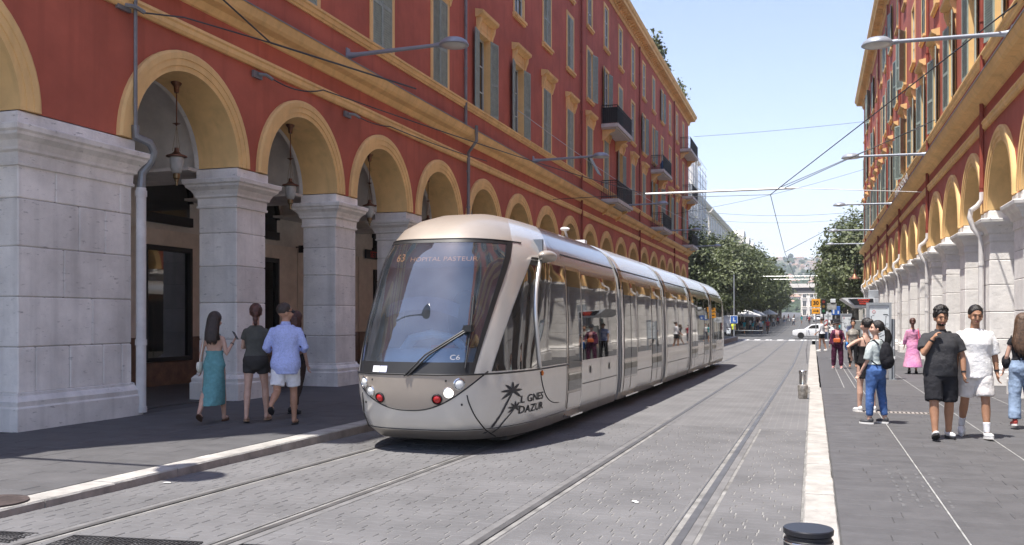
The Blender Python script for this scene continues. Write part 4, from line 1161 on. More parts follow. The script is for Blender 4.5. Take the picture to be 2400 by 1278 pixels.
def torso_rings(p, e=0.0, z0=.80, z1=1.47):
    g = p.get('fem', False); k = p.get('w', 1.0); bl = p.get('belly', 0.0)
    T = ([(.78, .12, .1, 0), (.84, .165, .118, -.012), (.92, .172, .122, -.016), (1.0, .15, .1, -.004), (1.08, .125, .088, 0), (1.16, .13, .092, .004), (1.25, .147, .112, .012), (1.33, .148, .1, .004), (1.385, .135, .08, -.006), (1.42, .1, .068, -.01), (1.46, .066, .058, -.012), (1.5, .05, .052, -.004)] if g else
         [(.78, .13, .105, 0), (.84, .162, .115, -.01), (.92, .168, .118, -.012), (1.0, .158, .108, 0), (1.08, .152, .105, .006), (1.16, .16, .11, .008), (1.27, .178, .122, .008), (1.34, .178, .112, 0), (1.395, .155, .092, -.006), (1.435, .115, .078, -.01), (1.47, .078, .066, -.012), (1.53, .056, .06, -.002)])
    out = []
    for z, rx, ry, dy in T:
        if z < z0 - .04 or z > z1 + .04: continue
        b = bl * max(0, 1 - abs(z - 1.05) / .2)
        out.append((z, rx * (k if z < 1.44 else 1) + e, ry * (k if z < 1.44 else 1) + e + b * .5, dy + b * .5))
    return out
def ell_ring(z, rx, ry, dy, n=20): return [(rx * math.copysign(abs(math.cos(t)) ** .85, math.cos(t)), dy + ry * math.copysign(abs(math.sin(t)) ** .9, math.sin(t)), z) for t in [2 * pi * i / n for i in range(n)]]
def limb(mb, pts, rr, n=10):
    mb.tube(pts, rr, n)
    mb.ell(pts[0], (rr[0],) * 3, n, 6); mb.ell(pts[-1], (rr[-1],) * 3, n, 6)
def hand(mb, w, d, s, curl=25, up=None):
    d = d.normalized(); side = V(0, 1, 0) if abs(d.y) < .75 else V(s * -1, 0, -.3)
    ax = (side - d * side.dot(d)).normalized()       # towards the thumb
    nrm = d.cross(ax) * (-s)
    if up is not None: nrm = up.normalized(); ax = nrm.cross(d).normalized() * 1.0
    c = w + d * .045
    m = Matrix((ax, nrm, d)).transposed()
    mb.ell(c, (.038, .017, .055), 10, 8, m)
    for i, (o, L) in enumerate(((.027, .072), (.01, .08), (-.008, .076), (-.025, .06))):
        a = w + d * .085 + ax * o; t = rad(curl + 4 * i); d1 = (d * math.cos(t * .5) - nrm * math.sin(t * .5)); d2 = (d * math.cos(t * 1.5) - nrm * math.sin(t * 1.5))
        b = a + d1 * L * .5; e = b + d2 * L * .5; mb.tube([a - d * .02, a, b, e], [.0098, .0098, .0092, .0075], 6)
    a = w + d * .03 + ax * .03; b = a + (d * .7 + ax * .6 - nrm * .2).normalized() * .035; e = b + (d + ax * .1 - nrm * .25).normalized() * .03
    mb.tube([a - ax * .015, a, b, e], [.014, .0125, .011, .0085], 6)
def headm(p):
    yaw, pitch = p.get('head', (0, 0)); c = V(0, 0, 1.5)
    return Matrix.Translation(c) @ Matrix.Rotation(rad(yaw), 4, 'Z') @ Matrix.Rotation(rad(pitch), 4, 'X') @ Matrix.Scale(p.get('hs', 1.1), 4) @ Matrix.Translation(-c)
def add_m(dst, src, m): src.v = [tuple(m @ Vector(v)) for v in src.v]; dst.add(src.v, src.f)
def person(label, loc, rz, H, p, skin, garments, hair=None, group=None, voxel=.0105, cat="person", shoes=None, extras=None, lod=1, socks=None):
    t = thing("person", label, cat, loc, rz, group)
    J = skeleton(p); g = p.get('fem', False); lw = p.get('lw', 1.0); aw = p.get('aw', 1.0)
    B = MB()
    B.loft([ell_ring(*q) for q in torso_rings(p, -.012)])
    B.tube([(0, -.012, 1.42), (0, -.004, 1.5), (0, .012, 1.57)], [.06, .053 if g else .06, .05 if g else .057], 12)
    for s, n in ((-1, 'l'), (1, 'r')):
        h, kn, an = J['hip' + n], J['kn' + n], J['an' + n]
        mid = h.lerp(kn, .5); calf = kn.lerp(an, .32) + V(0, -.012, 0)
        limb(B, [h, h.lerp(kn, .25), mid, h.lerp(kn, .85), kn, calf, kn.lerp(an, .7), an], [q * lw for q in (.088, .084, .074, .058, .055, .057, .042, .036)], 12)
        fd = p.get('foot' + n, (0, 8))     # pitch (deg, toe down positive), yaw out
        F = Matrix.Rotation(-rad(fd[1]) * s, 3, 'Z') @ Matrix.Rotation(-rad(fd[0]), 3, 'X')
        J['F' + n] = F
        B.ell(an + F @ V(0, .06, -.045), (.042, .105, .032), 10, 8, F); B.ell(an + F @ V(0, -.02, -.03), (.033, .04, .045), 8, 6, F)
        sh, el, wr = J['sh' + n], J['el' + n], J['wr' + n]
        limb(B, [sh + V(-s * .035, 0, -.008), sh + V(-s * .012, 0, -.01), sh.lerp(el, .4), sh.lerp(el, .85), el, el.lerp(wr, .3), wr], [q * aw for q in (.045, .045, .045, .04, .039, .039, .027)] if not g else [q * aw for q in (.04, .04, .038, .033, .032, .032, .023)], 10)
        hand(B, wr, J['hd' + n], s, p.get('curl', 28), p.get('palm' + n))
    hm = headm(p); Hd = MB()
    Hd.ell((0, -.012, 1.665), (.077, .096, .098), 16, 12); Hd.ell((0, .022, 1.615), (.062, .07, .075), 14, 10); Hd.ell((0, .05, 1.572), (.038, .035, .03), 10, 8)
    if lod:
        Hd.ell((0, .094, 1.625), (.012, .017, .03), 8, 6); Hd.ell((0, .102, 1.608), (.018, .014, .012), 8, 6); Hd.ell((0, .078, 1.672), (.05, .016, .012), 10, 6)
        for s in (-1, 1): Hd.ell((s * .077, -.005, 1.63), (.012, .02, .033), 8, 6); Hd.ell((s * .042, .07, 1.612), (.022, .02, .022), 8, 6)
    add_m(B, Hd, hm)
    zmin = min(v[2] for v in B.v)
    # ground the figure
    sc = H / 1.77
    body = remeshed(B, "body", skin, voxel, 3, parent=t)
    parts = []
    def put(mb, name, m_, vox=.013, sm=4, disp=0.0, ds=.1): o = remeshed(mb, name, m_, vox, sm, disp, ds, t); parts.append(o); return o
    if lod:
        for s in (-1, 1):
            e = MB(); e.ell((0, 0, 0), (.011, .005, .0055), 8, 6); add_m(MB(), e, Matrix()); e.v = [tuple(hm @ (Vector(v) + V(s * .031, .083, 1.652))) for v in e.v]; e.build("eye", eyem, t, 1)
            e = MB(); e.tube([(s * .014, .096, 1.676), (s * .034, .094, 1.683), (s * .053, .078, 1.676)], [.003, .0042, .002], 6); e.v = [tuple(hm @ Vector(v)) for v in e.v]; e.build("eyebrow", browm, t, 1)
        e = MB(); e.ell((0, .0885, 1.583), (.024, .008, .008), 10, 6); e.v = [tuple(hm @ Vector(v)) for v in e.v]; e.build("lips", lipm, t, 1)
    for gm in garments: garment(gm, p, J, put)
    if shoes:
        for s, n in ((-1, 'l'), (1, 'r')):
            an, F = J['an' + n], J['F' + n]
            if shoes[0] == 'sneaker':
                mb = MB(); mb.ell(an + F @ V(0, .065, -.045), (.05, .125, .04), 12, 8, F); mb.ell(an + F @ V(0, -.02, -.02), (.043, .055, .055), 10, 8, F); put(mb, "shoe", shoes[1], .011, 2)
                so_ = MB(); so_.prism([(math.cos(a) * (.051 - .006 * math.sin(a)), .055 + math.sin(a) * .135) for a in [2*pi*i/18 for i in range(18)]], -.088, -.06, 'z'); so_.v = [tuple(an + F @ Vector(v)) for v in so_.v]; parts.append(so_.build("sole", shoes[2], t, .6))
            else:
                so_ = MB(); so_.prism([(math.cos(a) * (.045 - .004 * math.sin(a)), .05 + math.sin(a) * .125) for a in [2*pi*i/18 for i in range(18)]], -.095, -.073, 'z'); so_.tube([(-.045, .09, -.07), (-.02, .095, -.02), (.02, .095, -.02), (.045, .09, -.07)], [(.012, .006)] * 4, 6)
                so_.v = [tuple(an + F @ Vector(v)) for v in so_.v]; parts.append(so_.build("sandal", shoes[1], t, .6))
            if socks:
                kn = J['kn' + n]; mb = MB(); mb.tube([an, an.lerp(kn, .22), an.lerp(kn, .34)], [.042, .045, .049], 12); put(mb, "sock", socks, .01, 1)
    if hair: hair_build(hair, hm, t)
    if extras: extras(t, J, hm, put)
    # scale and stand on the ground
    zs = []
    for o in t.children:
        if o.name.split('.')[0] in ('body', 'shoe', 'sole', 'sandal'): zs.append(min(v.co.z for v in o.data.vertices))
    dz = min(zs) if 'lift' not in p else min(zs) - p['lift']
    for o in t.children:
        o.data.transform(Matrix.Scale(sc, 4) @ Matrix.Translation((0, 0, -dz)))
    return t
def garment(gm, p, J, put):
    kind, m_ = gm[0], gm[1]; o = gm[2] if len(gm) > 2 else {}
    g = p.get('fem', False); e = o.get('e', .018); lw = p.get('lw', 1.0); aw = p.get('aw', 1.0)
    mb = MB()
    if kind in ('top', 'shirt'):
        zlo, zhi = o.get('z', (.86, 1.45)); fl = o.get('flare', .0)
        rs = torso_rings(p, e, zlo, zhi)
        if rs[0][0] > zlo + .02: z, a, b, d = rs[0]; rs = [(zlo, a, b, d)] + rs
        rs = [(max(z, zlo), a + fl * max(0, (1.2 - z)), b + fl * max(0, (1.2 - z)), d) for z, a, b, d in rs if z <= zhi + .02]
        mb.loft([ell_ring(*q) for q in rs])
        sl = o.get('sleeve', .55)
        if sl:
            for s, n in ((-1, 'l'), (1, 'r')):
                sh, el, wr = J['sh' + n], J['el' + n], J['wr' + n]; r0 = (.062 if not g else .053) * aw; k = o.get('sw', 1.0)
                if sl <= 1: pts = [sh + V(-s * .07, 0, .0), sh + V(-s * .012, 0, -.012), sh.lerp(el, sl * .35), sh.lerp(el, sl)]; rr = [r0 * .88, r0 * 1.02, r0 * 1.06 * k, r0 * 1.1 * k]
                else: pts = [sh + V(-s * .06, 0, -.01), sh, sh.lerp(el, .6), el, el.lerp(wr, (sl - 1) * .5), el.lerp(wr, sl - 1)]; rr = [r0, r0, r0 * .98 * k, r0 * .92 * k, r0 * .86 * k, r0 * .85 * k]
                mb.tube(pts, rr, 12); mb.ell(sh + V(-s * .006, 0, -.012), (r0 * 1.02,) * 3, 10, 6)
        put(mb, o.get('name', 'shirt'), m_, o.get('vox', .0125), 5, o.get('disp', .015), o.get('ds', .13))
    elif kind == 'straps':
        for s in (-1, 1):
            mb.tube([(s * .07, .1, 1.3), (s * .08, .05, 1.42), (s * .08, -.03, 1.44), (s * .06, -.1, 1.3)], .012, 6)
        put(mb, 'strap', m_, .009, 1)
    elif kind in ('shorts', 'trousers'):
        k = o.get('len', .8); wd = o.get('wd', 1.0)
        rs = [(z, a, b, d) for z, a, b, d in torso_rings(p, e * .8, .8, o.get('waist', 1.02))]
        mb.loft([ell_ring(*q) for q in rs]); mb.ell((0, -.012, .82), (rs[1][1] * .86, rs[1][2] * 1.0, .085), 14, 8)
        for s, n in ((-1, 'l'), (1, 'r')):
            h, kn, an = J['hip' + n], J['kn' + n], J['an' + n]
            if kind == 'shorts': pts = [h + V(0, 0, .03), h.lerp(kn, k * .3), h.lerp(kn, k * .65), h.lerp(kn, k)]; rr = [.1 * lw, .101 * lw * wd, .095 * lw * wd, .093 * lw * wd]
            else: pts = [h + V(0, 0, .03), h.lerp(kn, .35), h.lerp(kn, .75), kn, kn.lerp(an, .35), kn.lerp(an, .7), kn.lerp(an, k)]; rr = [.1 * lw, .097 * lw, .078 * lw * wd, .07 * lw * wd, .07 * lw * wd, .06 * lw * wd * o.get('hem', 1), .056 * lw * wd * o.get('hem', 1)]
            mb.tube(pts, rr, 14)
        put(mb, 'shorts' if kind == 'shorts' else 'trousers', m_, .0125, 5, o.get('disp', .012), o.get('ds', .08))
    elif kind == 'dress':
        zlo, zhi = o['z']; fl = o.get('flare', .12)
        rs = torso_rings(p, e, .92, zhi); rs = [q for q in rs if .9 <= q[0] <= zhi + .01]
        mx = (J['knl'] + J['knr']) / 2; ax = (J['anl'] + J['anr']) / 2
        low = []
        n = 7
        for i in range(n):
            z = zlo + (.9 - zlo) * i / n; t = (.9 - z) / .83; cy = mx.y * min(t * 2, 1) + (ax.y - mx.y) * max(0, t * 2 - 1)
            spread = abs(J['anl'].y - J['anr'].y) * .38 * t
            low.append((z, .165 + fl * t, .13 + fl * t + spread, cy * .9 - .01))
        mb.loft([ell_ring(*q) for q in low + rs])
        sl = o.get('sleeve', 0)
        if sl:
            for s, nn in ((-1, 'l'), (1, 'r')):
                sh, el, wr = J['sh' + nn], J['el' + nn], J['wr' + nn]
                mb.tube([sh + V(-s * .06, 0, -.01), sh, el, el.lerp(wr, max(0, sl - 1))], [.06, .06, .062, .075], 12)
        put(mb, 'dress', m_, .0135, 4, o.get('disp', .022), o.get('ds', .07))
def hair_build(h, hm, t):
    kind, m_ = h[0], h[1]; mb = MB(); rr = random.Random(hash(kind) % 97 if False else len(kind) * 7)
    def cap(dr=.012, front=.035, low=1.6):
        c = MB(); c.ell((0, -.02, 1.678), (.077 + dr, .096 + dr, .092 + dr), 16, 12)
        c.v = [(x, y if y < front + (z - 1.68) * .35 else front + (z - 1.68) * .35, max(z, low + max(0, y) * .9)) for x, y, z in c.v]
        return c
    if kind == 'short':
        add_m(mb, cap(.009, .052, 1.63), hm); o = remeshed(mb, "hair", m_, .009, 2, .008, .03, t)
    elif kind == 'curly':
        add_m(mb, cap(.014, .06, 1.62), hm); c = MB()
        for _ in range(70):
            a, b = rr.uniform(0, 2*pi), rr.uniform(.1, 1.35); v = V(math.cos(a) * math.sin(b) * .085, -.015 + math.sin(a) * math.sin(b) * .1, 1.695 + math.cos(b) * .1)
            if v.y > .07 and v.z < 1.72: continue
            c.ell(v, (.021,) * 3, 8, 6)
        add_m(mb, c, hm); o = remeshed(mb, "hair", m_, .009, 1, .012, .02, t)
    elif kind in ('long', 'verylong'):
        add_m(mb, cap(.018, .055, 1.6), hm); o = remeshed(mb, "hair", m_, .011, 2, .006, .03, t)
        c = MB(); Ln = 1.28 if kind == 'long' else 1.13; k = 56
        for i in range(k):
            a = pi * (1.02 + .96 * i / (k - 1)) + rr.uniform(-.05, .05); r0 = .088
            x, y = math.cos(a) * .09, math.sin(a) * .105 - .02
            sp = 1.35 if kind == 'long' else 1.75
            zb = Ln + rr.uniform(-.03, .06) + (.05 if abs(x) > .07 else 0)
            pts = [(x * .75, y * .75, 1.74), (x * 1.05, y, 1.66), (x * 1.12, y - .005, 1.56), (x * (1 + sp) / 2, y - .03, 1.45), (x * sp * .95, y - .045, 1.34), (x * sp * .85, y - .05, (1.34 + zb) / 2), (x * sp * .7, y - .04, zb)]
            c.tube([hm @ Vector(q) if j < 3 else (hm @ Vector(q)).lerp(Vector(q), min(1, (j - 2) * .4)) for j, q in enumerate(pts)], [(.016, .011), (.018, .012), (.018, .012), (.018, .011), (.017, .01), (.014, .008), (.004, .003)], 6)
        c.build("hair_length", m_, t, 3)
    elif kind == 'pony':
        add_m(mb, cap(.014, .05, 1.6), hm); mb.ell(hm @ V(0, -.12, 1.66), (.035, .03, .035), 10, 8)
        c = MB()
        for i in range(14):
            a = 2 * pi * i / 14; x, y = math.cos(a) * .02, math.sin(a) * .02
            c.tube([hm @ V(x, -.12 + y, 1.67), hm @ V(x * 1.6, -.17 + y * 1.5, 1.62), hm @ V(x * 2, -.2 + y * 2, 1.52), hm @ V(x * 1.8, -.19 + y * 2, 1.4 + rr.uniform(0, .06)), hm @ V(x, -.17 + y, 1.33 + rr.uniform(-.02, .05))], [.013, .016, .018, .014, .004], 6)
        remeshed(mb, "hair", m_, .011, 2, .008, .03, t); c.build("ponytail", m_, t, 3)
    elif kind == 'bun':
        add_m(mb, cap(.014, .05, 1.58), hm)
        for dz, rr_ in ((0, .05), (-.06, .045), (-.12, .035)): mb.ell(hm @ V(0, -.115, 1.62 + dz), (rr_, .04, .045), 10, 8)
        remeshed(mb, "hair", m_, .011, 2, .014, .03, t)
    elif kind == 'updo':
        add_m(mb, cap(.014, .05, 1.6), hm); mb.ell(hm @ V(0, -.1, 1.72), (.05, .05, .045), 10, 8); remeshed(mb, "hair", m_, .011, 2, .012, .03, t)
def simple_mesh(mb, name, m_, t, sm=.8): return mb.build(name, m_, t, sm)
# ---- the three walkers on the shaded pavement, seen from behind
teal = cloth("teal_dress_cloth", (.13, .3, .31), .1, scale=14)
olive = cloth("olive_jersey", (.085, .085, .075)); olive2 = cloth("dark_shorts_cloth", (.045, .042, .04))
sky_ = cloth("pale_blue_linen", (.4, .46, .76), .12, scale=40); white_ = cloth("white_cotton", (.72, .72, .75)); soles = mat("white_sole", (.7, .69, .67), .7); blackc = cloth("black_cotton", (.02, .02, .023)); sandal = mat("brown_leather", (.1, .05, .03), .6); bagw = mat("cream_leather", (.62, .6, .52), .5, var=.08, bump=.2)
def ex_teal(t, J, hm, put):
    b = MB(); c = J['sh' + 'l'] + V(-.075, -.05, -.47); b.ell(c, (.05, .11, .12), 12, 8); b.v = [(x, y, min(z, c.z + .07)) for x, y, z in b.v]; o = put(b, "shoulder_bag", bagw, .011, 3, .006, .06)
    s = MB(); s.tube([c + V(.02, -.06, .07), J['shl'] + V(0, -.03, .055), J['shl'] + V(.0, .03, .055), c + V(.02, .07, .07)], .009, 6); s.build("bag_strap", bagw, t, 1)
    ph = MB(); w = J['wrr'] + J['hdr'] * .1; mt = Matrix.Translation(w + V(.0, .02, .03)) @ Matrix.Rotation(rad(-35), 4, 'Y') @ Matrix.Rotation(rad(-20), 4, 'X'); ph.box((-.01, -.04, -.06), (.0, .04, .09), mt); ph.build("phone", M['black'], t)
    br = MB(); br.tube([J['wrr'] - J['hdr'] * .02, J['wrr'] - J['hdr'] * .035], .032, 10); br.build("bracelet", M['black'], t, 1)
person("woman in long teal backless dress walking with phone and cream bag", (-9.05, 12.4, ZL), rad(18), 1.70,
       dict(fem=True, legl=(-20, 2, 22), legr=(14, 2, 6), footl=(32, 4), footr=(-2, 6), arml=(-6, 12, 20), armr=(.2, -.12, -1, .3, .55, .8), head=(-25, -8)), SK[2],
       [('dress', teal, dict(z=(.27, 1.22), flare=.015, e=.012)), ('straps', teal)], ('long', HD), shoes=('sandal', sandal), extras=ex_teal)
def ex_olive(t, J, hm, put):
    b = MB(); b.ell(J['wrr'] + V(.04, .08, -.2), (.07, .1, .11), 10, 8); put(b, "dark_handbag", blackc, .012, 2, .006, .05)
person("auburn haired woman in olive T-shirt and dark shorts seen from behind", (-8.42, 12.6, ZL), rad(24), 1.80,
       dict(fem=True, w=1.08, legl=(-6, 3, 4), legr=(10, 5, 6), footl=(8, 6), footr=(0, 12), arml=(-.2, .3, -.9, .3, .9, .1), armr=(.2, .1, -1, -.1, .85, -.3), head=(6, 2), lw=.95), SK[2],
       [('shorts', olive2, dict(len=.42, wd=1.08)), ('top', olive, dict(z=(.97, 1.44), sleeve=.5, e=.02, disp=.016))], ('bun', HR), shoes=('sandal', mat("tan_sandal", (.3, .19, .12), .6)), extras=ex_olive)
def ex_blue(t, J, hm, put):
    g_ = MB(); g_.tube([hm @ V(.085, -.01, 1.652), hm @ V(.084, .06, 1.655)], .006, 6); g_.ell(hm @ V(.045, .092, 1.65), (.032, .012, .022), 10, 6); g_.ell(hm @ V(-.045, .092, 1.65), (.032, .012, .022), 10, 6); g_.build("sunglasses", M['black'], t, 1)
    c = MB(); c.tube([(0, -.012, 1.46), (0, -.008, 1.52)], [.08, .068], 14); put(c, "collar", sky_, .011, 2)
person("man in loose pale blue shirt and white shorts lifting one heel", (-7.72, 12.35, ZL), rad(22), 1.83,
       dict(legl=(-12, 3, 58), legr=(13, 1, 10), footl=(30, 5), footr=(0, 8), arml=(-.4, -.05, -1, .25, .8, -.3), armr=(.42, -.02, -1, -.35, .75, -.25), head=(-62, 2), w=1.02), SK[0],
       [('shorts', white_, dict(len=.78, wd=1.15, disp=.02)), ('shirt', sky_, dict(z=(.74, 1.47), sleeve=1.45, e=.034, flare=.06, disp=.024, ds=.13))], ('short', HD), shoes=('sandal', M['black']), extras=ex_blue)
person("woman in dark clothes with brown hair walking just beyond the blue shirt", (-8.35, 13.7, ZL), rad(-5), 1.72,
       dict(fem=True, legl=(12, 2, 8), legr=(-12, 2, 20), arml=(5, 8, 40), armr=(-5, 8, 20)), SK[2], [('trousers', cloth("dark_brown_trousers", (.05, .035, .03))), ('top', cloth("black_knit", (.025, .02, .02)), dict(sleeve=.9))], ('long', HR), shoes=('sneaker', M['black'], M['black']), voxel=.014, lod=0)
person("man in navy jacket walking under the arcade past the third pier", (-11.8, 19.0, ZL), rad(-5), 1.78,
       dict(legl=(-10, 2, 18), legr=(14, 2, 8), arml=(5, 8, 20), armr=(-10, 8, 18)), SK[1], [('trousers', cloth("navy_trousers", (.03, .035, .05))), ('top', cloth("navy_jacket", (.05, .07, .11)), dict(sleeve=1.8, z=(.82, 1.46)))], ('short', HB), shoes=('sneaker', M['black'], M['black']), voxel=.014, lod=0)
# ---- the sunny platform
denim = cloth("blue_denim", (.075, .15, .36), .25, scale=5); denim2 = cloth("pale_denim", (.25, .33, .46), .2, scale=5); mint = cloth("pale_mint_blouse", (.5, .56, .55)); bpack = cloth("black_nylon", (.018, .018, .022)); wsneak = mat("white_sneaker", (.68, .68, .67), .6)
def ex_pack(t, J, hm, put):
    b = MB(); b.ell((.02, -.2, 1.17), (.145, .1, .235), 16, 12); b.ell((.02, -.24, 1.08), (.125, .09, .13), 12, 8); b.ell((.02, -.19, 1.35), (.1, .07, .07), 12, 8); o = put(b, "backpack", bpack, .012, 3, .012, .08)
    s = MB()
    for k in (-1, 1): s.tube([(k * .1, -.13, 1.38), (k * .105, -.04, 1.462), (k * .115, .07, 1.4), (k * .14, .1, 1.25), (k * .16, .02, 1.12), (k * .13, -.12, 1.02)], [(.022, .009)] * 6, 6)
    s.build("backpack_strap", bpack, t, 1)
    for z in (1.3, 1.12): q = MB(); q.box((.1, -.315 if z < 1.2 else -.29, z), (.13, -.275, z + .05)); q.build("backpack_patch", wsneak, t)
    a = MB(); a.tube([J['anl'] + V(0, 0, .06), J['anl'] + V(0, 0, .1)], .06, 10)
person("girl with black backpack and ponytail in rolled blue jeans looking left", (.97, 16.0, 0), rad(52), 1.62,
       dict(fem=True, w=1.06, lw=1.08, legl=(4, 4, 4), legr=(-5, 5, 2), footl=(0, 10), footr=(0, 4), arml=(10, 4, 22), armr=(0, 10, 16), head=(48, 4)), SK[2],
       [('trousers', denim, dict(len=.86, waist=1.08, wd=.98, disp=.014)), ('top', mint, dict(z=(1.02, 1.45), sleeve=.95, e=.026, sw=1.35, disp=.018, name='blouse'))], ('pony', HB), shoes=('sneaker', mat("dark_sneaker", (.05, .05, .055), .6), soles), extras=ex_pack)
person("woman in black sleeveless minidress with hand on hip behind the backpack girl", (.92, 18.0, 0), rad(28), 1.66,
       dict(fem=True, w=1.04, legl=(2, 3, 2), legr=(-3, 4, 3), arml=(-.95, -.15, -.5, .55, .5, -.72), armr=(5, 10, 20), head=(20, 3)), SK[2],
       [('dress', cloth("black_jersey", (.018, .017, .018)), dict(z=(.62, 1.3), flare=.0, e=.012, disp=.008)), ('straps', blackc)], ('updo', HB), shoes=('sneaker', wsneak, soles))
plum = cloth("plum_print_cloth", (.1, .025, .06), .4, scale=14); orange = mat("orange_leather", (.55, .12, .03), .5)
def ex_purple(t, J, hm, put):
    h = MB(); h.lathe([(.001, .13), (.07, .13), (.1, .09), (.105, .02), (.17, -.015), (.172, -.02), (.1, .0)], (0, -.01, 1.68), 20); h.v = [tuple(hm @ Vector(v)) for v in h.v]; h.build("sun_hat", cloth("dark_hat", (.03, .03, .035)), t, 1)
    g_ = MB(); g_.box((-.06, .08, 1.64), (.06, .11, 1.675)); g_.v = [tuple(hm @ Vector(v)) for v in g_.v]; g_.build("sunglasses", M['black'], t)
    b = MB(); b.cbox((-.12, .15, .95), (.13, .22, 1.1), .02); b.build("belt_bag", orange, t); s = MB(); s.tube([(-.12, .13, 1.05), (.0, .17, 1.25), (.12, .05, 1.44)], .008, 6); s.build("bag_strap", orange, t, 1)
    b = MB(); b.ell((-.33, .02, .82), (.07, .1, .16), 12, 8); put(b, "blue_carrier_bag", mat("bag_blue", (.03, .2, .6), .5), .013, 3, .02, .06)
person("woman in purple suit and dark hat with an orange belt bag facing the camera", (.8, 33.4, 0), rad(176), 1.62,
       dict(fem=True, w=1.15, lw=1.05, legl=(2, 4, 3), legr=(-2, 4, 3), arml=(10, 14, 60), armr=(2, 14, 12)), SK[2],
       [('trousers', plum, dict(len=.92, wd=1.25)), ('top', cloth("pink_top", (.5, .28, .28)), dict(e=.016, z=(.9, 1.44), sleeve=.3)), ('shirt', plum, dict(e=.026, z=(.8, 1.42), sleeve=1.9, name='jacket'))], None, shoes=('sneaker', mat("pink_sneaker", (.6, .3, .3), .6), soles), extras=ex_purple, voxel=.013)
o = [c for c in bpy.data.objects if c.name.startswith("jacket")][-1]
bmx = bmesh.new(); bmx.from_mesh(o.data)      # open the jacket at the front
bmesh.ops.delete(bmx, geom=[f for f in bmx.faces if f.calc_center_median().y > .05 and abs(f.calc_center_median().x) < .06], context='FACES'); bmx.to_mesh(o.data); bmx.free()
floral = mat("blue_floral_print", (.6, .65, .75), .9, var=0, scale=9, col2=(.02, .06, .3))
person("man in blue and white floral shirt and black trousers at the stop", (1.5, 38.2, 0), rad(186), 1.72,
       dict(legl=(2, 4, 3), legr=(-3, 4, 3), arml=(4, 10, 18), armr=(4, 10, 18)), SK[3], [('trousers', blackc, dict(len=.9, wd=1.25)), ('shirt', floral, dict(z=(.84, 1.46), sleeve=.7, e=.028, disp=.02))], ('short', HB), shoes=('sneaker', wsneak, soles), voxel=.013)
person("person in white top and black shorts stepping off the kerb end by the car", (.45, 51, 0), rad(60), 1.72,
       dict(fem=True, legl=(8, 2, 6), legr=(-9, 2, 10), arml=(8, 10, 40), armr=(4, 10, 40)), SK[0], [('shorts', blackc, dict(len=.5)), ('shirt', white_, dict(z=(.9, 1.46), sleeve=1.3, e=.03))], ('short', HD), shoes=('sneaker', wsneak, soles), voxel=.015, lod=0)
pink = mat("pink_tie_dye", (.6, .28, .4), .9, var=0, scale=3, col2=(.36, .13, .3), bump=.2)
def ex_pink(t, J, hm, put):
    b = MB(); b.ell((.26, -.12, .98), (.09, .12, .13), 12, 8); put(b, "red_bag", mat("red_bag", (.7, .05, .06), .5), .013, 3, .012, .05); s = MB(); s.tube([(.2, -.16, 1.05), (.16, -.1, 1.46), (.2, .05, 1.05)], .01, 6); s.build("bag_strap", mat("red_strap", (.6, .05, .06), .5), t, 1)
person("woman in long pink patterned dress with red bag walking away along the piers", (2.95, 31, 0), rad(-4), 1.68,
       dict(fem=True, legl=(-12, 2, 22), legr=(10, 2, 4), footl=(25, 5), arml=(3, 14, 20), armr=(-2, 14, 25)), SK[2], [('dress', pink, dict(z=(.2, 1.43), flare=.16, sleeve=1.7, e=.022))], ('bun', HR), shoes=('sneaker', M['black'], M['black']), extras=ex_pink, voxel=.013)
char = cloth("charcoal_polo", (.05, .05, .054)); blks = cloth("black_shorts_cloth", (.022, .022, .026))
def watch(J, t, n, m_=None):
    w = MB(); a, d = J['wr' + n], J['hd' + n]; w.tube([a - d * .045, a - d * .02], .033, 12); w.build("watch", m_ or M['black'], t, 1)
def ex_black(t, J, hm, put):
    watch(J, t, 'l'); watch(J, t, 'r'); c = MB(); c.tube([(0, -.015, 1.44), (0, -.01, 1.5)], [.09, .072], 14); put(c, "collar", char, .011, 2)
    b = MB(); b.ell(hm @ V(0, .035, 1.567), (.056, .056, .035), 12, 8); b.ell(hm @ V(0, .08, 1.606), (.026, .016, .008), 8, 6); put(b, "beard", HB, .01, 2, .004, .02)
    s = MB(); s.tube([(-.13, .1, 1.2), (-.125, .1, 1.38), (-.12, -.02, 1.462), (-.13, -.12, 1.3)], [(.026, .01)] * 4, 6)
    s.build("bag_strap", bpack, t, 1)
person("man in charcoal polo and black shorts holding his chin while walking", (1.72, 14.25, 0), rad(186), 1.80,
       dict(w=1.15, lw=1.12, aw=1.1, belly=.03, legl=(-6, 3, 5), legr=(16, 1, 6), footl=(0, 12), footr=(-22, 6), armr=(.2, .5, -.78, -.5, .1, .86), arml=(-.3, .05, -.95, -.02, .2, -1), head=(4, -8), curl=55), SK[1],
       [('shorts', blks, dict(len=.93, wd=1.12, disp=.02)), ('top', char, dict(z=(.84, 1.465), sleeve=.75, e=.026, flare=.02, disp=.02, ds=.17, sw=1.1, name='polo_shirt'))], ('curly', HB), shoes=('sneaker', wsneak, mat("dark_sole", (.03, .03, .033), .8)), extras=ex_black)
wtee = cloth("white_tee", (.76, .75, .74), .05); wsho = cloth("cream_shorts", (.66, .63, .61), .06)
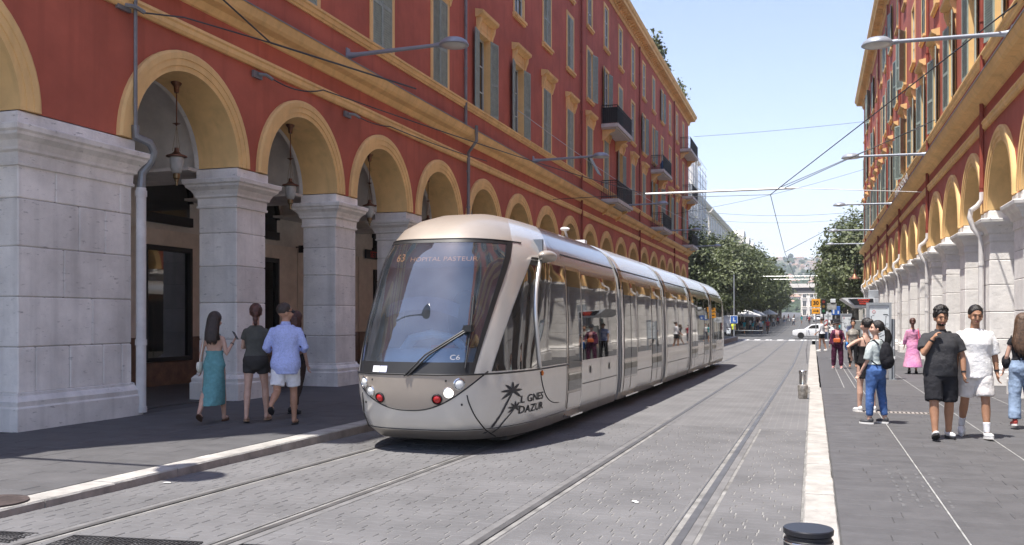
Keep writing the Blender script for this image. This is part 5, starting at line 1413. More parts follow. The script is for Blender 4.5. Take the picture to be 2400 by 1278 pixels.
person("man in oversized white T-shirt and cream shorts walking beside the charcoal polo", (2.2, 14.5, 0), rad(180), 1.84,
       dict(w=1.06, lw=1.02, aw=1.05, legl=(11, 3, 5), legr=(-9, 3, 24), footl=(-6, 12), footr=(24, 6), armr=(6, 10, 28), arml=(-5, 12, 10), head=(6, -12)), SK[1],
       [('shorts', wsho, dict(len=.82, wd=1.25, disp=.022)), ('top', wtee, dict(z=(.8, 1.47), sleeve=.95, e=.03, flare=.06, disp=.022, ds=.17, sw=1.12, name='t_shirt'))], ('short', HB), shoes=('sneaker', wsneak, soles), socks=white_, extras=lambda t, J, hm, put: watch(J, t, 'l'))
def ex_hair(t, J, hm, put):
    b = MB(); b.ell(J['wrl'] + V(.03, -.02, .12), (.07, .12, .12), 12, 8); put(b, "black_handbag", blackc, .012, 3, .008, .06); s = MB(); s.tube([J['wrl'] + V(.03, -.06, .22), J['shl'] + V(-.01, -.04, .06), J['wrl'] + V(.03, .08, .22)], .01, 6); s.build("bag_strap", blackc, t, 1)
person("woman with very long brown hair in black top and pale jeans walking away", (3.08, 15.95, 0), rad(-2), 1.68,
       dict(fem=True, w=1.05, lw=1.05, legl=(-5, 3, 4), legr=(6, 4, 26), footl=(6, 6), footr=(28, 4), arml=(-2, 14, 30), armr=(8, 14, 30)), SK[2],
       [('trousers', denim2, dict(len=.95, waist=1.1, wd=1.25, hem=1.25, disp=.018)), ('top', blackc, dict(z=(1.03, 1.45), sleeve=.35, e=.014, disp=.008))], ('verylong', HL), shoes=('sneaker', mat("red_sneaker", (.4, .06, .05), .6), soles), extras=ex_hair)
# ------------------------------------------------------------------ wires over the street
BY = 40.2
cable("pale tensioned beam spanning above the tram track with a dark rod under it", [(-7.0, BY, 7.2), (-.72, BY, 7.18)], .05, 0, mat("beam_white", (.55, .55, .54), .4), "span_beam", "beam")
cable("thin steel wire tying the span beam to the shaded building", [(-11, BY - 1, 7.0), (-7.0, BY, 7.2)], .014)
cable("steel wire tying the span beam to the sunlit building", [(-.72, BY, 7.18), (4.3, 40.6, 6.85)], .018, 0, wsteel)
cable("stay wire rising from the span beam towards the top right", [(-1.7, BY, 6.95), (4.3, 22.2, 8.6)], .018)
cable("upper of two stay wires fanning to the sunlit windows", [(-1.4, BY, 7.2), (4.3, 40.6, 9.55)], .016)
cable("lower of two stay wires fanning to the sunlit windows", [(-1.15, BY, 7.2), (4.3, 36.0, 8.9)], .016)
cable("contact wire dropping from the span beam along the right track", [(-1.7, BY, 6.95), (-1.62, 58, 5.75), (-1.62, 120, 5.6)], .016)
cable("thin bracing wire under the left half of the span beam", [(-6.2, BY, 7.1), (-4.6, BY, 6.98), (-1.7, BY, 6.95)], .012)
cable("short stay at the second span rising to the right", [(-1.62, 58, 5.75), (4.3, 62, 9.2)], .016)
cable("highest cable crossing the sky between the two buildings", [(-10.2, 84, 18.2), (4.3, 86, 19.0)], .018, .1)
cable("middle cable crossing the sky between the two buildings", [(-11, 78, 10.6), (4.3, 80, 14.0)], .016, .3)
cable("sagging cable crossing the sky above the trees", [(-15, 108, 14.6), (6, 104, 13.2)], .02, .7)
cable("second sagging cable just below the first above the trees", [(-15, 109, 13.8), (6, 105, 12.6)], .016, .7)
cable("nearer of two far span beams above the tram tracks", [(-8, 118, 7.0), (2.2, 118, 6.95)], .035, 0, wsteel, "span_beam", "beam")
cable("farther of two far span beams above the tram tracks", [(-8.5, 134, 7.3), (2.5, 134, 7.2)], .035, 0, wsteel, "span_beam", "beam")
# black cables and wall anchors on the shaded facade
def anchor(y, z, label):
    t = thing("cable_anchor", label, "bracket", (-11.02, y, z), 0, "cable anchors on the red wall")
    a = MB(); a.box((0, -.16, -.07), (.05, .16, .07)); a.build("plate", M['zinc'], t); a = MB(); a.tube([(.05, 0, .02), (.16, .12, .02), (.2, .3, -.03)], .035, 6); a.build("hook", M['zinc'], t, 1)
anchor(12.6, 6.95, "grey cable anchor beside the corner downpipe high on the wall"); anchor(16.5, 6.78, "grey cable anchor between the first two arches"); anchor(20.4, 6.78, "grey cable anchor between the second and third arches")
cable("upper black cable rising off the top edge above the first arch", [(-9.4, 8.0, 8.2), (-9.7, 15.0, 6.9)], .016)
cable("black cable from the corner anchor joining the upper cable", [(-10.85, 12.9, 6.92), (-10.4, 13.4, 6.95), (-9.7, 15.0, 6.9)], .015)
cable("joined black cable running on above the second arch", [(-9.7, 15.0, 6.9), (-8.6, 19.2, 6.95)], .02)
cable("long black cable from the second anchor over the third and fourth arches", [(-10.82, 16.8, 6.76), (-10.3, 18, 6.77), (-7.0, 40.1, 7.2)], .015, .12)
cable("thin dark cable from the third anchor towards the grey downpipe", [(-10.82, 20.7, 6.76), (-10.6, 22, 6.78), (-10.5, 29.3, 7.05)], .014, .05)
cable("thin grey wire slanting over the lower windows to the far balconies", [(-10.6, 33, 9.6), (-9.6, 80, 9.9)], .014, .4, wsteel)
# ------------------------------------------------------------------ street furniture
bk_ = thing("bollard", "round black bollard with flat top at the bottom edge of the picture", "bollard", (-.02, 4.55, .0))
g = MB(); g.lathe([(.001, .715), (.112, .715), (.115, .71), (.114, .69), (.104, .682), (.104, .668), (.112, .662), (.113, .655), (.113, 0), (.14, 0)], (0, 0, 0), 40); g.build("post", mat("bollard_black", (.016, .016, .02), .38, var=.15), bk_, .5)
g = MB(); g.lathe([(.1135, .657), (.115, .655), (.115, .65), (.1135, .648)], (0, 0, 0), 40); g.build("ring", chrome, bk_, .5)
sb = thing("bollard", "worn steel bollard with a thick lower sleeve beside the kerb step", "bollard", (-.22, 22.3, zr(22.3)))
g = MB(); g.lathe([(.001, .66), (.08, .655), (.092, .64), (.092, .58), (.078, .57), (.078, .3), (.08, .29)], (0, 0, 0), 24); g.build("post", chrome, sb, .5)
g = MB(); g.lathe([(.08, .33), (.11, .315), (.118, .29), (.1, .02), (.09, 0)], (0, 0, 0), 24); g.build("sleeve", mat("worn_steel", (.45, .42, .38), .4, metal=.6, var=.3, scale=14), sb, .5)
greyp = mat("stop_grey", (.3, .32, .34), .45, metal=.2, var=.06); boardw = mat("board_white", (.62, .66, .68), .5, var=.05); ink2 = mat("map_ink", (.06, .07, .09), .6); blueb = mat("sign_blue", (.03, .12, .42), .5); orng = mat("sign_orange", (.85, .38, .03), .5); redr = mat("sign_red", (.5, .02, .03), .5)
def map_panel(loc, w, ztop, zbot, label, rz=0):
    t = thing("map_panel", label, "map panel", loc, rz, "network map panels at the tram stop")
    f = MB()
    for a, b in ((-w/2, -w/2 + .07), (w/2 - .07, w/2)): f.box((a, -.06, 0), (b, .06, ztop))
    f.box((-w/2 + .07, -.058, ztop - .07), (w/2 - .07, .058, ztop)); f.box((-w/2 + .07, -.058, zbot - .07), (w/2 - .07, .058, zbot)); f.build("frame", greyp, t)
    b = MB(); b.box((-w/2 + .07, -.03, zbot), (w/2 - .07, .03, ztop - .07)); b.build("board", boardw, t)
    m = MB(); y = -.034; cx = 0; H = ztop - .07 - zbot; Wd = w - .14
    def seg(p, q, th=.006):
        a, b_ = Vector((p[0], 0, p[1])), Vector((q[0], 0, q[1])); d = (b_ - a).normalized(); n = Vector((-d.z, 0, d.x)) * th
        m.add([(v.x, y, v.z) for v in (a - n, b_ - n, b_ + n, a + n)], [(0, 1, 2, 3)])
    X = lambda t: (t - .5) * Wd; Z = lambda t: zbot + H * t
    seg((X(.05), Z(.93)), (X(.95), Z(.93)), .004)
    for path in ([(.12, .78), (.14, .66), (.28, .62), (.32, .5), (.45, .42), (.6, .4), (.85, .45)], [(.86, .78), (.82, .62), (.9, .55)], [(.4, .6), (.28, .62)], [(.55, .5), (.7, .53)], [(.3, .47), (.5, .44)]):
        for p, q in zip(path, path[1:]): seg((X(p[0]), Z(p[1])), (X(q[0]), Z(q[1])), .005)
        for p in path: m.box((X(p[0]) - .012, y - .001, Z(p[1]) - .012), (X(p[0]) + .012, y, Z(p[1]) + .012)); seg((X(p[0]) + .02, Z(p[1]) + .03), (X(p[0]) + .08, Z(p[1]) + .03), .005)
    for k in range(5): seg((X(.06), Z(.3 - .055 * k)), (X(.94 - .1 * (k % 2)), Z(.3 - .055 * k)), .003)
    seg((X(.72), Z(.82)), (X(.95), Z(.82)), .012); tag(m.build("map_print", ink2, t), kind='stuff')
    c = MB(); c.lathe([(.001, -.034), (.045, -.034), (.045, -.03)], (X(.25), 0, Z(.87)), 20, 'y'); c.build("line_badge", redr, t); c = MB(); c.lathe([(.001, -.037), (.034, -.037), (.034, -.033)], (X(.25), 0, Z(.87)), 20, 'y'); c.build("line_badge_disc", boardw, t)
    text("1", .06, redr, "line_number", t, Matrix.Translation((X(.25), -.041, Z(.87))) @ Matrix.Rotation(pi/2, 4, 'X'))
    return t
map_panel((1.76, 27.7, 0), .66, 2.16, .62, "large tram map panel in a grey frame behind the backpack girl")
map_panel((1.62, 50, 0), .56, 1.98, .75, "smaller tram map panel between the hat woman and the floral shirt")
g = MB(); g.cyl((0, 0, 0), (0, 0, 1.7), .05, n=16); g.cyl((0, 0, 0), (0, 0, .02), .11, n=16); tag(g.build("steel_post", greyp, None, .6, (2.14, 27.75, 0)), "plain steel post right beside the large map panel", "post")
sh = thing("tram_shelter", "tram stop canopy with red lettered display under its wedge roof", "shelter", (1.65, 38.5, 0))
g = MB(); g.prism([(-.62, 2.5), (.55, 2.5), (.55, 2.14), (-.1, 2.14)], -1.6, 1.8, 'y'); g.build("canopy", mat("canopy_white", (.62, .64, .66), .4), sh)
g = MB(); g.prism([(-.38, 2.46), (.5, 2.46), (.5, 2.22), (-.15, 2.22)], -1.63, -1.602, 'y'); g.build("display_box", M['black'], sh)
for k in range(3):
    text(["JEAN MEDECIN", "LAS PLANAS", "PASTEUR 4"][k], .062, mat("display_red", (.5, .05, .03), .5, emit=(.9, .1, .06), estr=.5), "display_line", sh, Matrix.Translation((.17, -1.64, 2.42 - k * .075)) @ Matrix.Rotation(pi/2, 4, 'X'), sx=1.0)
g = MB(); g.box((.42, -.3, 0), (.56, .0, 2.14)); g.build("pillar", greyp, sh)
g = MB(); g.box((.3, 1.1, .35), (.34, 1.75, 2.1)); g.build("glass_panel", glassmat("shelter_glass", (.7, .75, .75), .08), sh)
tv = thing("ticket_machine", "grey ticket machine with a small white label under the canopy", "ticket machine", (1.78, 37.2, 0))
g = MB(); g.cbox((-.3, -.2, 0), (.28, .2, 1.65), .02); g.build("cabinet", mat("machine_grey", (.22, .23, .22), .5), tv); g = MB(); g.box((-.03, -.206, 1.15), (.09, -.2005, 1.42)); g.build("label", boardw, tv); g = MB(); g.box((-.26, -.21, .95), (-.1, -.2005, 1.3)); g.build("screen", M['pane'], tv)
py = thing("ticket_pylon", "tall grey pylon with a half round opening behind the map panel", "pylon", (2.2, 37.6, 0))
g = MB(); g.cbox((-.18, -.14, 0), (.18, .14, 2.5), .01); g.build("body", mat("pylon_light", (.45, .47, .5), .45), py); g = MB(); g.cbox((-.18, -.14, 2.5), (.18, .14, 2.8), .01); g.build("head", greyp, py); g = MB(); g.prism([(.06 * math.cos(pi*i/10), 2.2 + .06 * math.sin(pi*i/10)) for i in range(11)], -.148, -.1405, 'y'); g.build("opening", M['black'], py)
def pole(root, h, r=.035): g = MB(); g.cyl((0, 0, 0), (0, 0, h), r, n=10); return g.build("pole", greyp, root, .6)
sp = thing("speed_sign", "orange square 30 sign over a second orange plate on a thin pole", "sign", (.2, 65.5, -.25)); pole(sp, 3.3)
g = MB(); g.cbox((-.28, -.06, 2.75), (.28, -.03, 3.3), .01); g.build("plate", orng, sp); text("30", .36, M['black'], "lettering", sp, Matrix.Translation((0, -.063, 3.02)) @ Matrix.Rotation(pi/2, 4, 'X'), bold=.012)
g = MB(); g.cbox((-.26, -.06, 2.3), (.26, -.03, 2.68), .01); g.build("plate", orng, sp)
g = MB(); g.prism([(-.18, 2.46), (.08, 2.46), (.08, 2.4), (.2, 2.49), (.08, 2.58), (.08, 2.52), (-.18, 2.52)], -.064, -.0605, 'y'); g.build("arrow_print", M['black'], sp)
tl = thing("traffic_light", "black traffic light with boards beside the orange 30 sign", "traffic light", (.72, 68, -.3)); pole(tl, 3.4, .05)
g = MB(); g.cbox((-.16, -.16, 2.35), (.16, .1, 3.4), .02); g.build("housing", M['black'], tl)
for k, c in enumerate(((.2, .03, .02), (.2, .12, .02), (.02, .12, .05))): g = MB(); g.lathe([(.001, -.17), (.1, -.17), (.1, -.16)], (0, 0, 3.2 - k * .32), 14, 'y'); g.build("lens", mat("signal_lens", c, .3), tl)
g = MB(); g.tube([(.1, -.02, 3.0), (.5, -.02, 3.0)], .025, 6); g.build("arm", greyp, tl); g = MB(); g.cbox((.22, -.06, 2.65), (.86, -.03, 3.1), .01); g.build("info_board", mat("info_board", (.36, .37, .36), .5, var=.3, scale=5), tl); g = MB(); g.cbox((.45, -.1, 3.14), (.8, .1, 3.4), .02); g.build("control_box", boardw, tl)
bs = thing("blue_sign", "square blue sign on a post behind the traffic light boards", "sign", (1.62, 72, -.3)); pole(bs, 3.0); g = MB(); g.cbox((-.3, -.05, 2.3), (.3, -.02, 2.95), .01); g.build("plate", blueb, bs); g = MB(); g.box((-.22, -.056, 2.38), (-.1, -.051, 2.87)); g.box((.12, -.056, 2.38), (.22, -.051, 2.6)); g.build("print", boardw, bs)
ns = thing("round_sign", "round red rimmed prohibition sign standing above the white car", "sign", (.9, 80, -.3)); pole(ns, 2.1); g = MB(); g.lathe([(.001, -.05), (.3, -.05), (.3, -.02), (.001, -.02)], (0, 0, 1.75), 24, 'y'); g.build("plate", redr, ns, .5); g = MB(); g.lathe([(.001, -.056), (.22, -.056), (.22, -.05)], (0, 0, 1.75), 24, 'y'); g.build("disc", boardw, ns, .5); g = MB(); g.box((-.03, -.062, -.24), (.03, -.057, .24), Matrix.Translation((0, 0, 1.75)) @ Matrix.Rotation(rad(45), 4, 'Y')); g.build("bar", redr, ns)
cb = thing("cross_board", "white board with a grey cross above the parked scooters", "sign", (1.15, 77, -.3)); pole(cb, 2.5); g = MB(); g.cbox((-.32, -.05, 1.95), (.32, -.02, 2.5), .01); g.build("plate", boardw, cb); g = MB(); g.box((-.05, -.056, 2.02), (.05, -.051, 2.43)); g.box((-.2, -.057, 2.18), (.2, -.052, 2.28)); g.build("print", greyp, cb)
hs_ = thing("accessible_sign", "blue and white square sign on a tall post behind the tram", "sign", (-7.75, 97.5, -.3)); pole(hs_, 6.6, .06); g = MB(); g.cbox((-.38, -.09, 1.55), (.38, -.06, 2.35), .01); g.build("plate", boardw, hs_); g = MB(); g.cbox((-.33, -.096, 1.6), (.33, -.091, 2.3), .01); g.build("field", blueb, hs_); g = MB(); g.box((-.1, -.1, 1.75), (.02, -.097, 2.15)); g.box((.02, -.1, 1.75), (.16, -.097, 1.85)); g.build("print", boardw, hs_)
bl2 = thing("bell_lamp", "small copper bell shaped lamp hanging at the far right corner", "lamp", (3.6, 88.5, 5.3)); g = MB(); g.lathe([(.03, .9), (.05, .85), (.05, .5), (.16, .42), (.2, .3), (.55, .02), (.55, 0), (.45, 0)], (0, 0, 0), 18); g.build("lamp_shade", M['copper'], bl2, .7); g = MB(); g.tube([(0, 0, .85), (0, 0, 1.3), (.8, 0, 1.3)], .03, 6); g.build("arm", M['iron'], bl2)
# ------------------------------------------------------------------ vehicles
def car(label, loc, rz, paint, L=4.35, group=None):
    t = thing("car", label, "car", loc, rz, group)
    prof = [(-2.17, .42, .62, .7), (-2.12, .3, .8, .78), (-1.9, .22, .88, .84), (-1.2, .2, .95, .88), (-.75, .2, 1.0, .88), (.3, .2, 1.0, .89), (1.3, .2, 1.0, .88), (1.95, .24, .98, .85), (2.12, .32, .9, .8), (2.17, .42, .75, .72)]
    b = MB(); b.loft([[(x, -w, (z0 + z1) / 2), (x, -w * .97, z0 + .08), (x, -w * .85, z0), (x, w * .85, z0), (x, w * .97, z0 + .08), (x, w, (z0 + z1) / 2), (x, w * .95, z1 - .06), (x, w * .85, z1), (x, -w * .85, z1), (x, -w * .95, z1 - .06)] for x, z0, z1, w in prof]); bo = b.build("body", paint, t, .6)
    c = MB(); cab = [(-1.05, .94, .78), (-.35, 1.42, .62), (.25, 1.5, .62), (1.1, 1.47, .61), (1.75, 1.15, .68), (1.95, .97, .74)]
    c.loft([[(x, -w - .04 * (z > 1.2), .9), (x, -w, z - .06), (x, -w * .88, z), (x, w * .88, z), (x, w, z - .06), (x, w + .04 * (z > 1.2), .9)] for x, z, w in cab]); c.build("roof", paint, t, .7)
    for s in (-1, 1):
        w_ = MB(); y = s * .668; w_.prism([(-.72, 1.02), (-.26, 1.36), (.36, 1.4), (.36, 1.02)], min(y, y + s * .02), max(y, y + s * .02), 'y'); w_.build("side_window", M['pane'], t)
        w_ = MB(); w_.prism([(.42, 1.02), (.42, 1.4), (1.08, 1.37), (1.5, 1.1), (1.45, 1.02)], min(y, y + s * .02), max(y, y + s * .02), 'y'); w_.build("side_window", M['pane'], t)
        m_ = MB(); m_.ell((-.62, s * .98, 1.03), (.07, .1, .07), 10, 6); m_.build("mirror", paint, t, 1)
        for x in (-1.33, 1.28):
            wh = MB(); wh.lathe([(.2, -.1), (.3, -.1), (.325, -.06), (.325, .06), (.3, .1), (.2, .1)], (x, s * .8, .325), 24, 'y'); wl = wh.build("wheel", dark, t, .6)
            r = MB(); r.lathe([(.001, s * .075), (.05, s * .09), (.06, s * .07), (.2, s * .06), (.21, s * .1), (.21, -s * .05)], (x, s * .8, .325), 20, 'y')
            r.build("rim", mat("alloy", (.4, .4, .41), .3, metal=.7), wl, .6)
            r = MB()
            for k in range(5):
                a = 2 * pi * k / 5 + .3; r.box((.1, -.015, -.055), (.19, .015, .055), Matrix.Translation((x, s * .87, .325)) @ Matrix.Rotation(a, 4, 'Y'))
            r.build("rim_opening", M['black'], wl)
        h = MB(); h.ell((-2.02, s * .66, .72), (.14, .14, .07), 10, 6); h.build("headlight", lens, t, 1); h = MB(); h.ell((2.08, s * .66, .8), (.08, .13, .09), 10, 6); h.build("tail_light", redlens, t, 1)
        d = MB()
        for x in (-.78, .39, 1.45): d.box((x - .006, s * .885 - .012, .3), (x + .006, s * .885 + .006, .98))
        d.build("door_gap", seam, t)
    g = MB(); g.prism([(-1.0, .97), (-.42, 1.4), (-.4, 1.38), (-.97, .95)], -.58, .58, 'y'); g.build("windscreen", M['pane'], t)
    g = MB(); g.box((-2.19, -.5, .4), (-2.14, .5, .55)); g.build("grille", M['black'], t)
    return t
carw = mat("car_white", (.72, .73, .74), .2, var=.02, coat=.7)
C1 = car("white hatchback crossing the tracks behind the orange sign", (.18, 98.2, -.29), 0, carw)
dup(C1, (1.0, 215, zr(215)), rad(90), "small white car far down the avenue", "cars far down the avenue")
dup(C1, (2.6, 172, zr(172)), rad(92), "white car parked under the right hand trees", "cars far down the avenue")
van = thing("delivery_van", "white and blue van at the left kerb just behind the tram", "van", (-10.0, 112, -.2))
g = MB(); g.loft([[(-1.0, y, .35), (1.0, y, .35), (1.02, y, 1.2), (.95, y, h), (.8, y, h + .1), (-.8, y, h + .1), (-.95, y, h), (-1.02, y, 1.2)] for y, h in ((0, 1.25), (.1, 1.45), (.9, 2.2), (1.6, 2.3), (5.0, 2.3), (5.1, 2.2))]); g.build("body", carw, van, .5)
g = MB(); g.add([(-.85, .12, 1.5), (.85, .12, 1.5), (.8, .86, 2.16), (-.8, .86, 2.16)], [(0, 1, 2, 3)]); g.v = [(x, y - .02, z + .02) for x, y, z in g.v]; g.build("windscreen", M['pane'], van); g = MB(); g.box((1.022, 1.5, .9), (1.03, 4.6, 1.9)); g.build("blue_panel", blueb, van)
for y in (.9, 4.2):
    for s in (-1, 1): g = MB(); g.cyl((s * .78, y, .36), (s * 1.0, y, .36), .36, n=16); g.build("wheel", dark, van, .6)
# cafe parasols
def parasol(loc, r, label):
    t = thing("parasol", label, "parasol", loc, 0, "white parasols under the left trees")
    g = MB(); n = 8; pts = [(r * math.cos(2*pi*i/n), r * math.sin(2*pi*i/n), 2.15) for i in range(n)]
    for i in range(n):
        a, b = pts[i], pts[(i+1) % n]; g.add([(0, 0, 2.95), a, b, (a[0], a[1], 1.98), (b[0], b[1], 1.98)], [(0, 1, 2), (1, 3, 4, 2)])
    g.build("canopy", mat("parasol_cloth", (.75, .74, .72), .9), t); g = MB(); g.cyl((0, 0, 0), (0, 0, 2.95), .04, n=8); g.build("pole", M['iron'], t); g = MB(); g.cyl((0, 0, 0), (0, 0, .12), .35, n=14); g.build("base", M['iron'], t)
parasol((-8.2, 121, .0), 2.0, "wide white parasol nearest the tram under the left trees"); parasol((-7.9, 136, .1), 1.7, "smaller white parasol behind the first under the left trees"); parasol((-7.4, 168, .5), 1.5, "distant white parasol beside the tracks on the left")
bn = thing("bench_rail", "low dark rail with pale top in front of the parasol crowd", "barrier", (-8.0, 113, -.15)); g = MB(); g.box((-3.0, -.1, .35), (2.4, .1, .45)); g.build("rail", M['iron'], bn); g = MB(); g.box((-3.0, -.11, .46), (2.4, .11, .5)); g.build("top", boardw, bn)
for x in (-2.8, -1.2, .5, 2.2): g = MB(); g.box((x - .04, -.05, -.2), (x + .04, .05, .35)); g.build("leg", M['iron'], bn)
# ------------------------------------------------------------------ the distant crowd: eight figures and their copies
def crowd_proto(k):
    top_c = [(.62, .62, .62), (.03, .28, .32), (.3, .04, .05), (.05, .05, .06), (.12, .16, .3), (.55, .45, .4), (.5, .52, .55), (.2, .07, .09)][k]
    low_c = [(.05, .06, .1), (.3, .3, .28), (.04, .04, .05), (.35, .33, .3), (.03, .03, .035), (.08, .11, .2), (.03, .03, .03), (.6, .6, .58)][k]
    words = ["white top and dark trousers", "turquoise top and grey shorts", "red top and black trousers", "black top and beige shorts", "blue top and black trousers", "cream top and jeans", "pale grey top and black shorts", "dark red top and white trousers"][k]
    st = 12 + 4 * (k % 3)
    P_ = dict(fem=bool(k % 2), legl=(st, 2, 6), legr=(-st, 2, 18), arml=(-12, 8, 18), armr=(14, 8, 24))
    G_ = [('shorts', cloth("crowd_low%d" % k, low_c), dict(len=.7)) if k in (1, 3, 6) else ('trousers', cloth("crowd_low%d" % k, low_c)), ('top', cloth("crowd_top%d" % k, top_c), dict(sleeve=.6, vox=.02))]
    t = person("distant pedestrian in " + words, (0, 0, 0), 0, 1.68 + .02 * (k % 5), P_, SK[k % 4], G_, (['short', 'long'][k % 2], [HB, HD, HR, HL][k % 4]), "pedestrians in the distant crowd", .026, lod=0)
    return t
protos = [crowd_proto(k) for k in range(8)]
used = [False] * 8
def crowd(k, x, y, rz):
    z = zr(y) + (.1 if x < -6.7 or x > 1.5 else 0)
    if not used[k]: protos[k].location = (x, y, z); protos[k].rotation_euler = (0, 0, rz); used[k] = True
    else: dup(protos[k], (x, y, z), rz)
for i, (x, y) in enumerate([(-7.9, 114.5), (-7.0, 116), (-9.2, 118), (-8.6, 119.5), (-7.3, 122), (-6.9, 125), (-6.2, 119.5), (-9.5, 124), (-8.0, 128), (-6.6, 131), (-7.4, 134), (-9.0, 138), (-6.4, 141), (-7.8, 146), (-6.7, 150), (-8.5, 154), (-6.3, 160), (-7.2, 165), (-6.0, 172), (-7.9, 178), (-6.4, 186), (-5.6, 196), (-7.1, 205), (-5.2, 215),
                             (-3.2, 168), (-2.1, 190), (-.6, 182), (-3.9, 210), (-1.2, 222), (.6, 205), (-2.8, 240), (.9, 236), (-.2, 252), (1.9, 165), (2.4, 182), (1.6, 150), (2.6, 140), (2.2, 118), (3.0, 110), (2.4, 92), (3.1, 84), (2.0, 78), (3.0, 73), (2.6, 66), (3.3, 60), (1.2, 88), (1.5, 124), (2.9, 128)]):
    crowd(i % 8 if i not in (0, 1) else 1, x, y, R.choice([0, pi, pi, .6, -2.4]) + R.uniform(-.5, .5))
person("person in dark top crouched behind the head of the backpack girl", (1.35, 34.5, 0), pi, 1.62, dict(fem=True, legl=(2, 2, 2), legr=(-2, 2, 2)), SK[0], [('trousers', blackc), ('top', cloth("grey_print_top", (.3, .28, .25), .3))], ('updo', HD), voxel=.02, lod=0)
# cyclist
bc = thing("bicycle", "bicycle ridden towards the camera between the left rails", "bicycle", (-5.3, 117.5, zr(117.5)))
for y, r in ((-.52, .33), (.52, .33)):
    g = MB(); g.lathe([(r - .03, -.02), (r, -.015), (r, .015), (r - .03, .02)], (0, y, .34), 22, 'x'); g.build("wheel", dark, bc, .8)
g = MB(); g.tube([(0, .52, .34), (0, .35, .85), (0, .3, .98)], .02, 6); g.tube([(0, .35, .85), (0, -.05, .34), (0, -.52, .34), (0, -.2, .8), (0, .34, .8)], .018, 6); g.tube([(-.27, .25, 1.0), (0, .3, 1.0), (.27, .25, 1.0)], .014, 6); g.build("frame", M['black'], bc, 1)
g = MB(); g.ell((0, -.2, .88), (.08, .13, .04), 10, 6); g.build("saddle", M['black'], bc, 1); bc.rotation_euler = (0, 0, pi)
person("cyclist in red top riding towards the camera", (-5.3, 117.7, zr(117.5)), pi, 1.74, dict(legl=(62, 6, 66), legr=(38, 6, 68), arml=(42, 10, 12), armr=(42, 10, 12), lift=.2), SK[0], [('shorts', cloth("cyclist_shorts", (.12, .04, .05)), dict(len=.8)), ('top', cloth("cyclist_red", (.4, .05, .06)), dict(sleeve=.6))], ('short', HD), voxel=.02, lod=0, shoes=('sneaker', wsneak, soles))
mc = thing("scooter", "parked scooter with a dark seat at the left edge of the crossing", "scooter", (-8.6, 101, -.28))
for y in (-.6, .6): g = MB(); g.lathe([(.14, -.06), (.26, -.05), (.26, .05), (.14, .06)], (0, y, .26), 18, 'x'); g.build("wheel", dark, mc, .8)
g = MB(); g.loft([[(-.16, y, z0), (.16, y, z0), (.14, y, z1), (-.14, y, z1)] for y, z0, z1 in ((-.75, .45, .75), (-.3, .35, .8), (.1, .3, .42), (.4, .32, .5), (.55, .4, 1.0), (.62, .6, 1.0))]); g.build("body", boardw, mc, .6); g = MB(); g.ell((0, -.4, .85), (.15, .35, .07), 10, 6); g.build("seat", dark, mc, 1); g = MB(); g.tube([(-.33, .5, 1.08), (0, .56, 1.0), (.33, .5, 1.08)], .025, 6); g.build("handlebar", M['black'], mc)
person("person in a yellow safety vest beside the scooter", (-8.15, 101.6, -.28), pi, 1.7, dict(legl=(4, 2, 4), legr=(-4, 2, 4)), SK[1], [('trousers', blackc), ('top', cloth("safety_yellow", (.6, .7, .04)), dict(sleeve=.3))], ('short', HB), voxel=.02, lod=0)
# litter on the tracks
for k, (x, y, r) in enumerate(((-1.6, 8.6, .05), (-6.45, 8.05, .07), (1.05, 7.6, .05))):
    g = MB(); g.add([(R.uniform(-.01, .01) + r * math.cos(a) * R.uniform(.5, 1), r * math.sin(a) * R.uniform(.4, .8), R.uniform(.0, .012)) for a in [2*pi*i/9 for i in range(9)]], [tuple(range(9))])
    tag(g.build("paper_scrap", M['white'], None, None, (x, y, zr(y) + .006)), ["crumpled white paper scrap between the right hand rails", "torn paper scrap lying against the left kerb", "small white scrap on the platform slabs"][k], "litter")
# ------------------------------------------------------------------ trees
def leafmat(name, col, col2):
    m, n, b = newmat(name); L = n.links.new
    geo = N(n, "ShaderNodeNewGeometry"); no = N(n, "ShaderNodeTexNoise"); no.inputs["Scale"].default_value = .9; no.inputs["Detail"].default_value = 4
    L(geo.outputs["Position"], no.inputs["Vector"]); mr = N(n, "ShaderNodeMapRange"); mr.inputs[1].default_value = .35; mr.inputs[2].default_value = .65; L(no.outputs[0], mr.inputs[0])
    mx = N(n, "ShaderNodeMix", data_type='RGBA'); mx.inputs[6].default_value = (*col, 1); mx.inputs[7].default_value = (*col2, 1); L(mr.outputs[0], mx.inputs[0])
    hs = N(n, "ShaderNodeHueSaturation"); m2 = N(n, "ShaderNodeMapRange"); m2.inputs[3].default_value = .7; m2.inputs[4].default_value = 1.35; L(geo.outputs["Random Per Island"], m2.inputs[0]); L(m2.outputs[0], hs.inputs["Value"]); L(mx.outputs[2], hs.inputs["Color"]); L(hs.outputs[0], b.inputs["Base Color"])
    b.inputs["Roughness"].default_value = .5; b.inputs["Specular IOR Level"].default_value = .5
    tr_ = N(n, "ShaderNodeBsdfTranslucent"); L(hs.outputs[0], tr_.inputs[0]); ms = N(n, "ShaderNodeMixShader"); ms.inputs[0].default_value = .22; o = n.nodes["Material Output"]
    L(b.outputs[0], ms.inputs[1]); L(tr_.outputs[0], ms.inputs[2]); L(ms.outputs[0], o.inputs[0])
    return m
lf = leafmat("plane_leaves", (.125, .145, .055), (.07, .09, .035)); bark = mat("bark", (.16, .14, .11), .9, var=.3, scale=5, bump=.5)
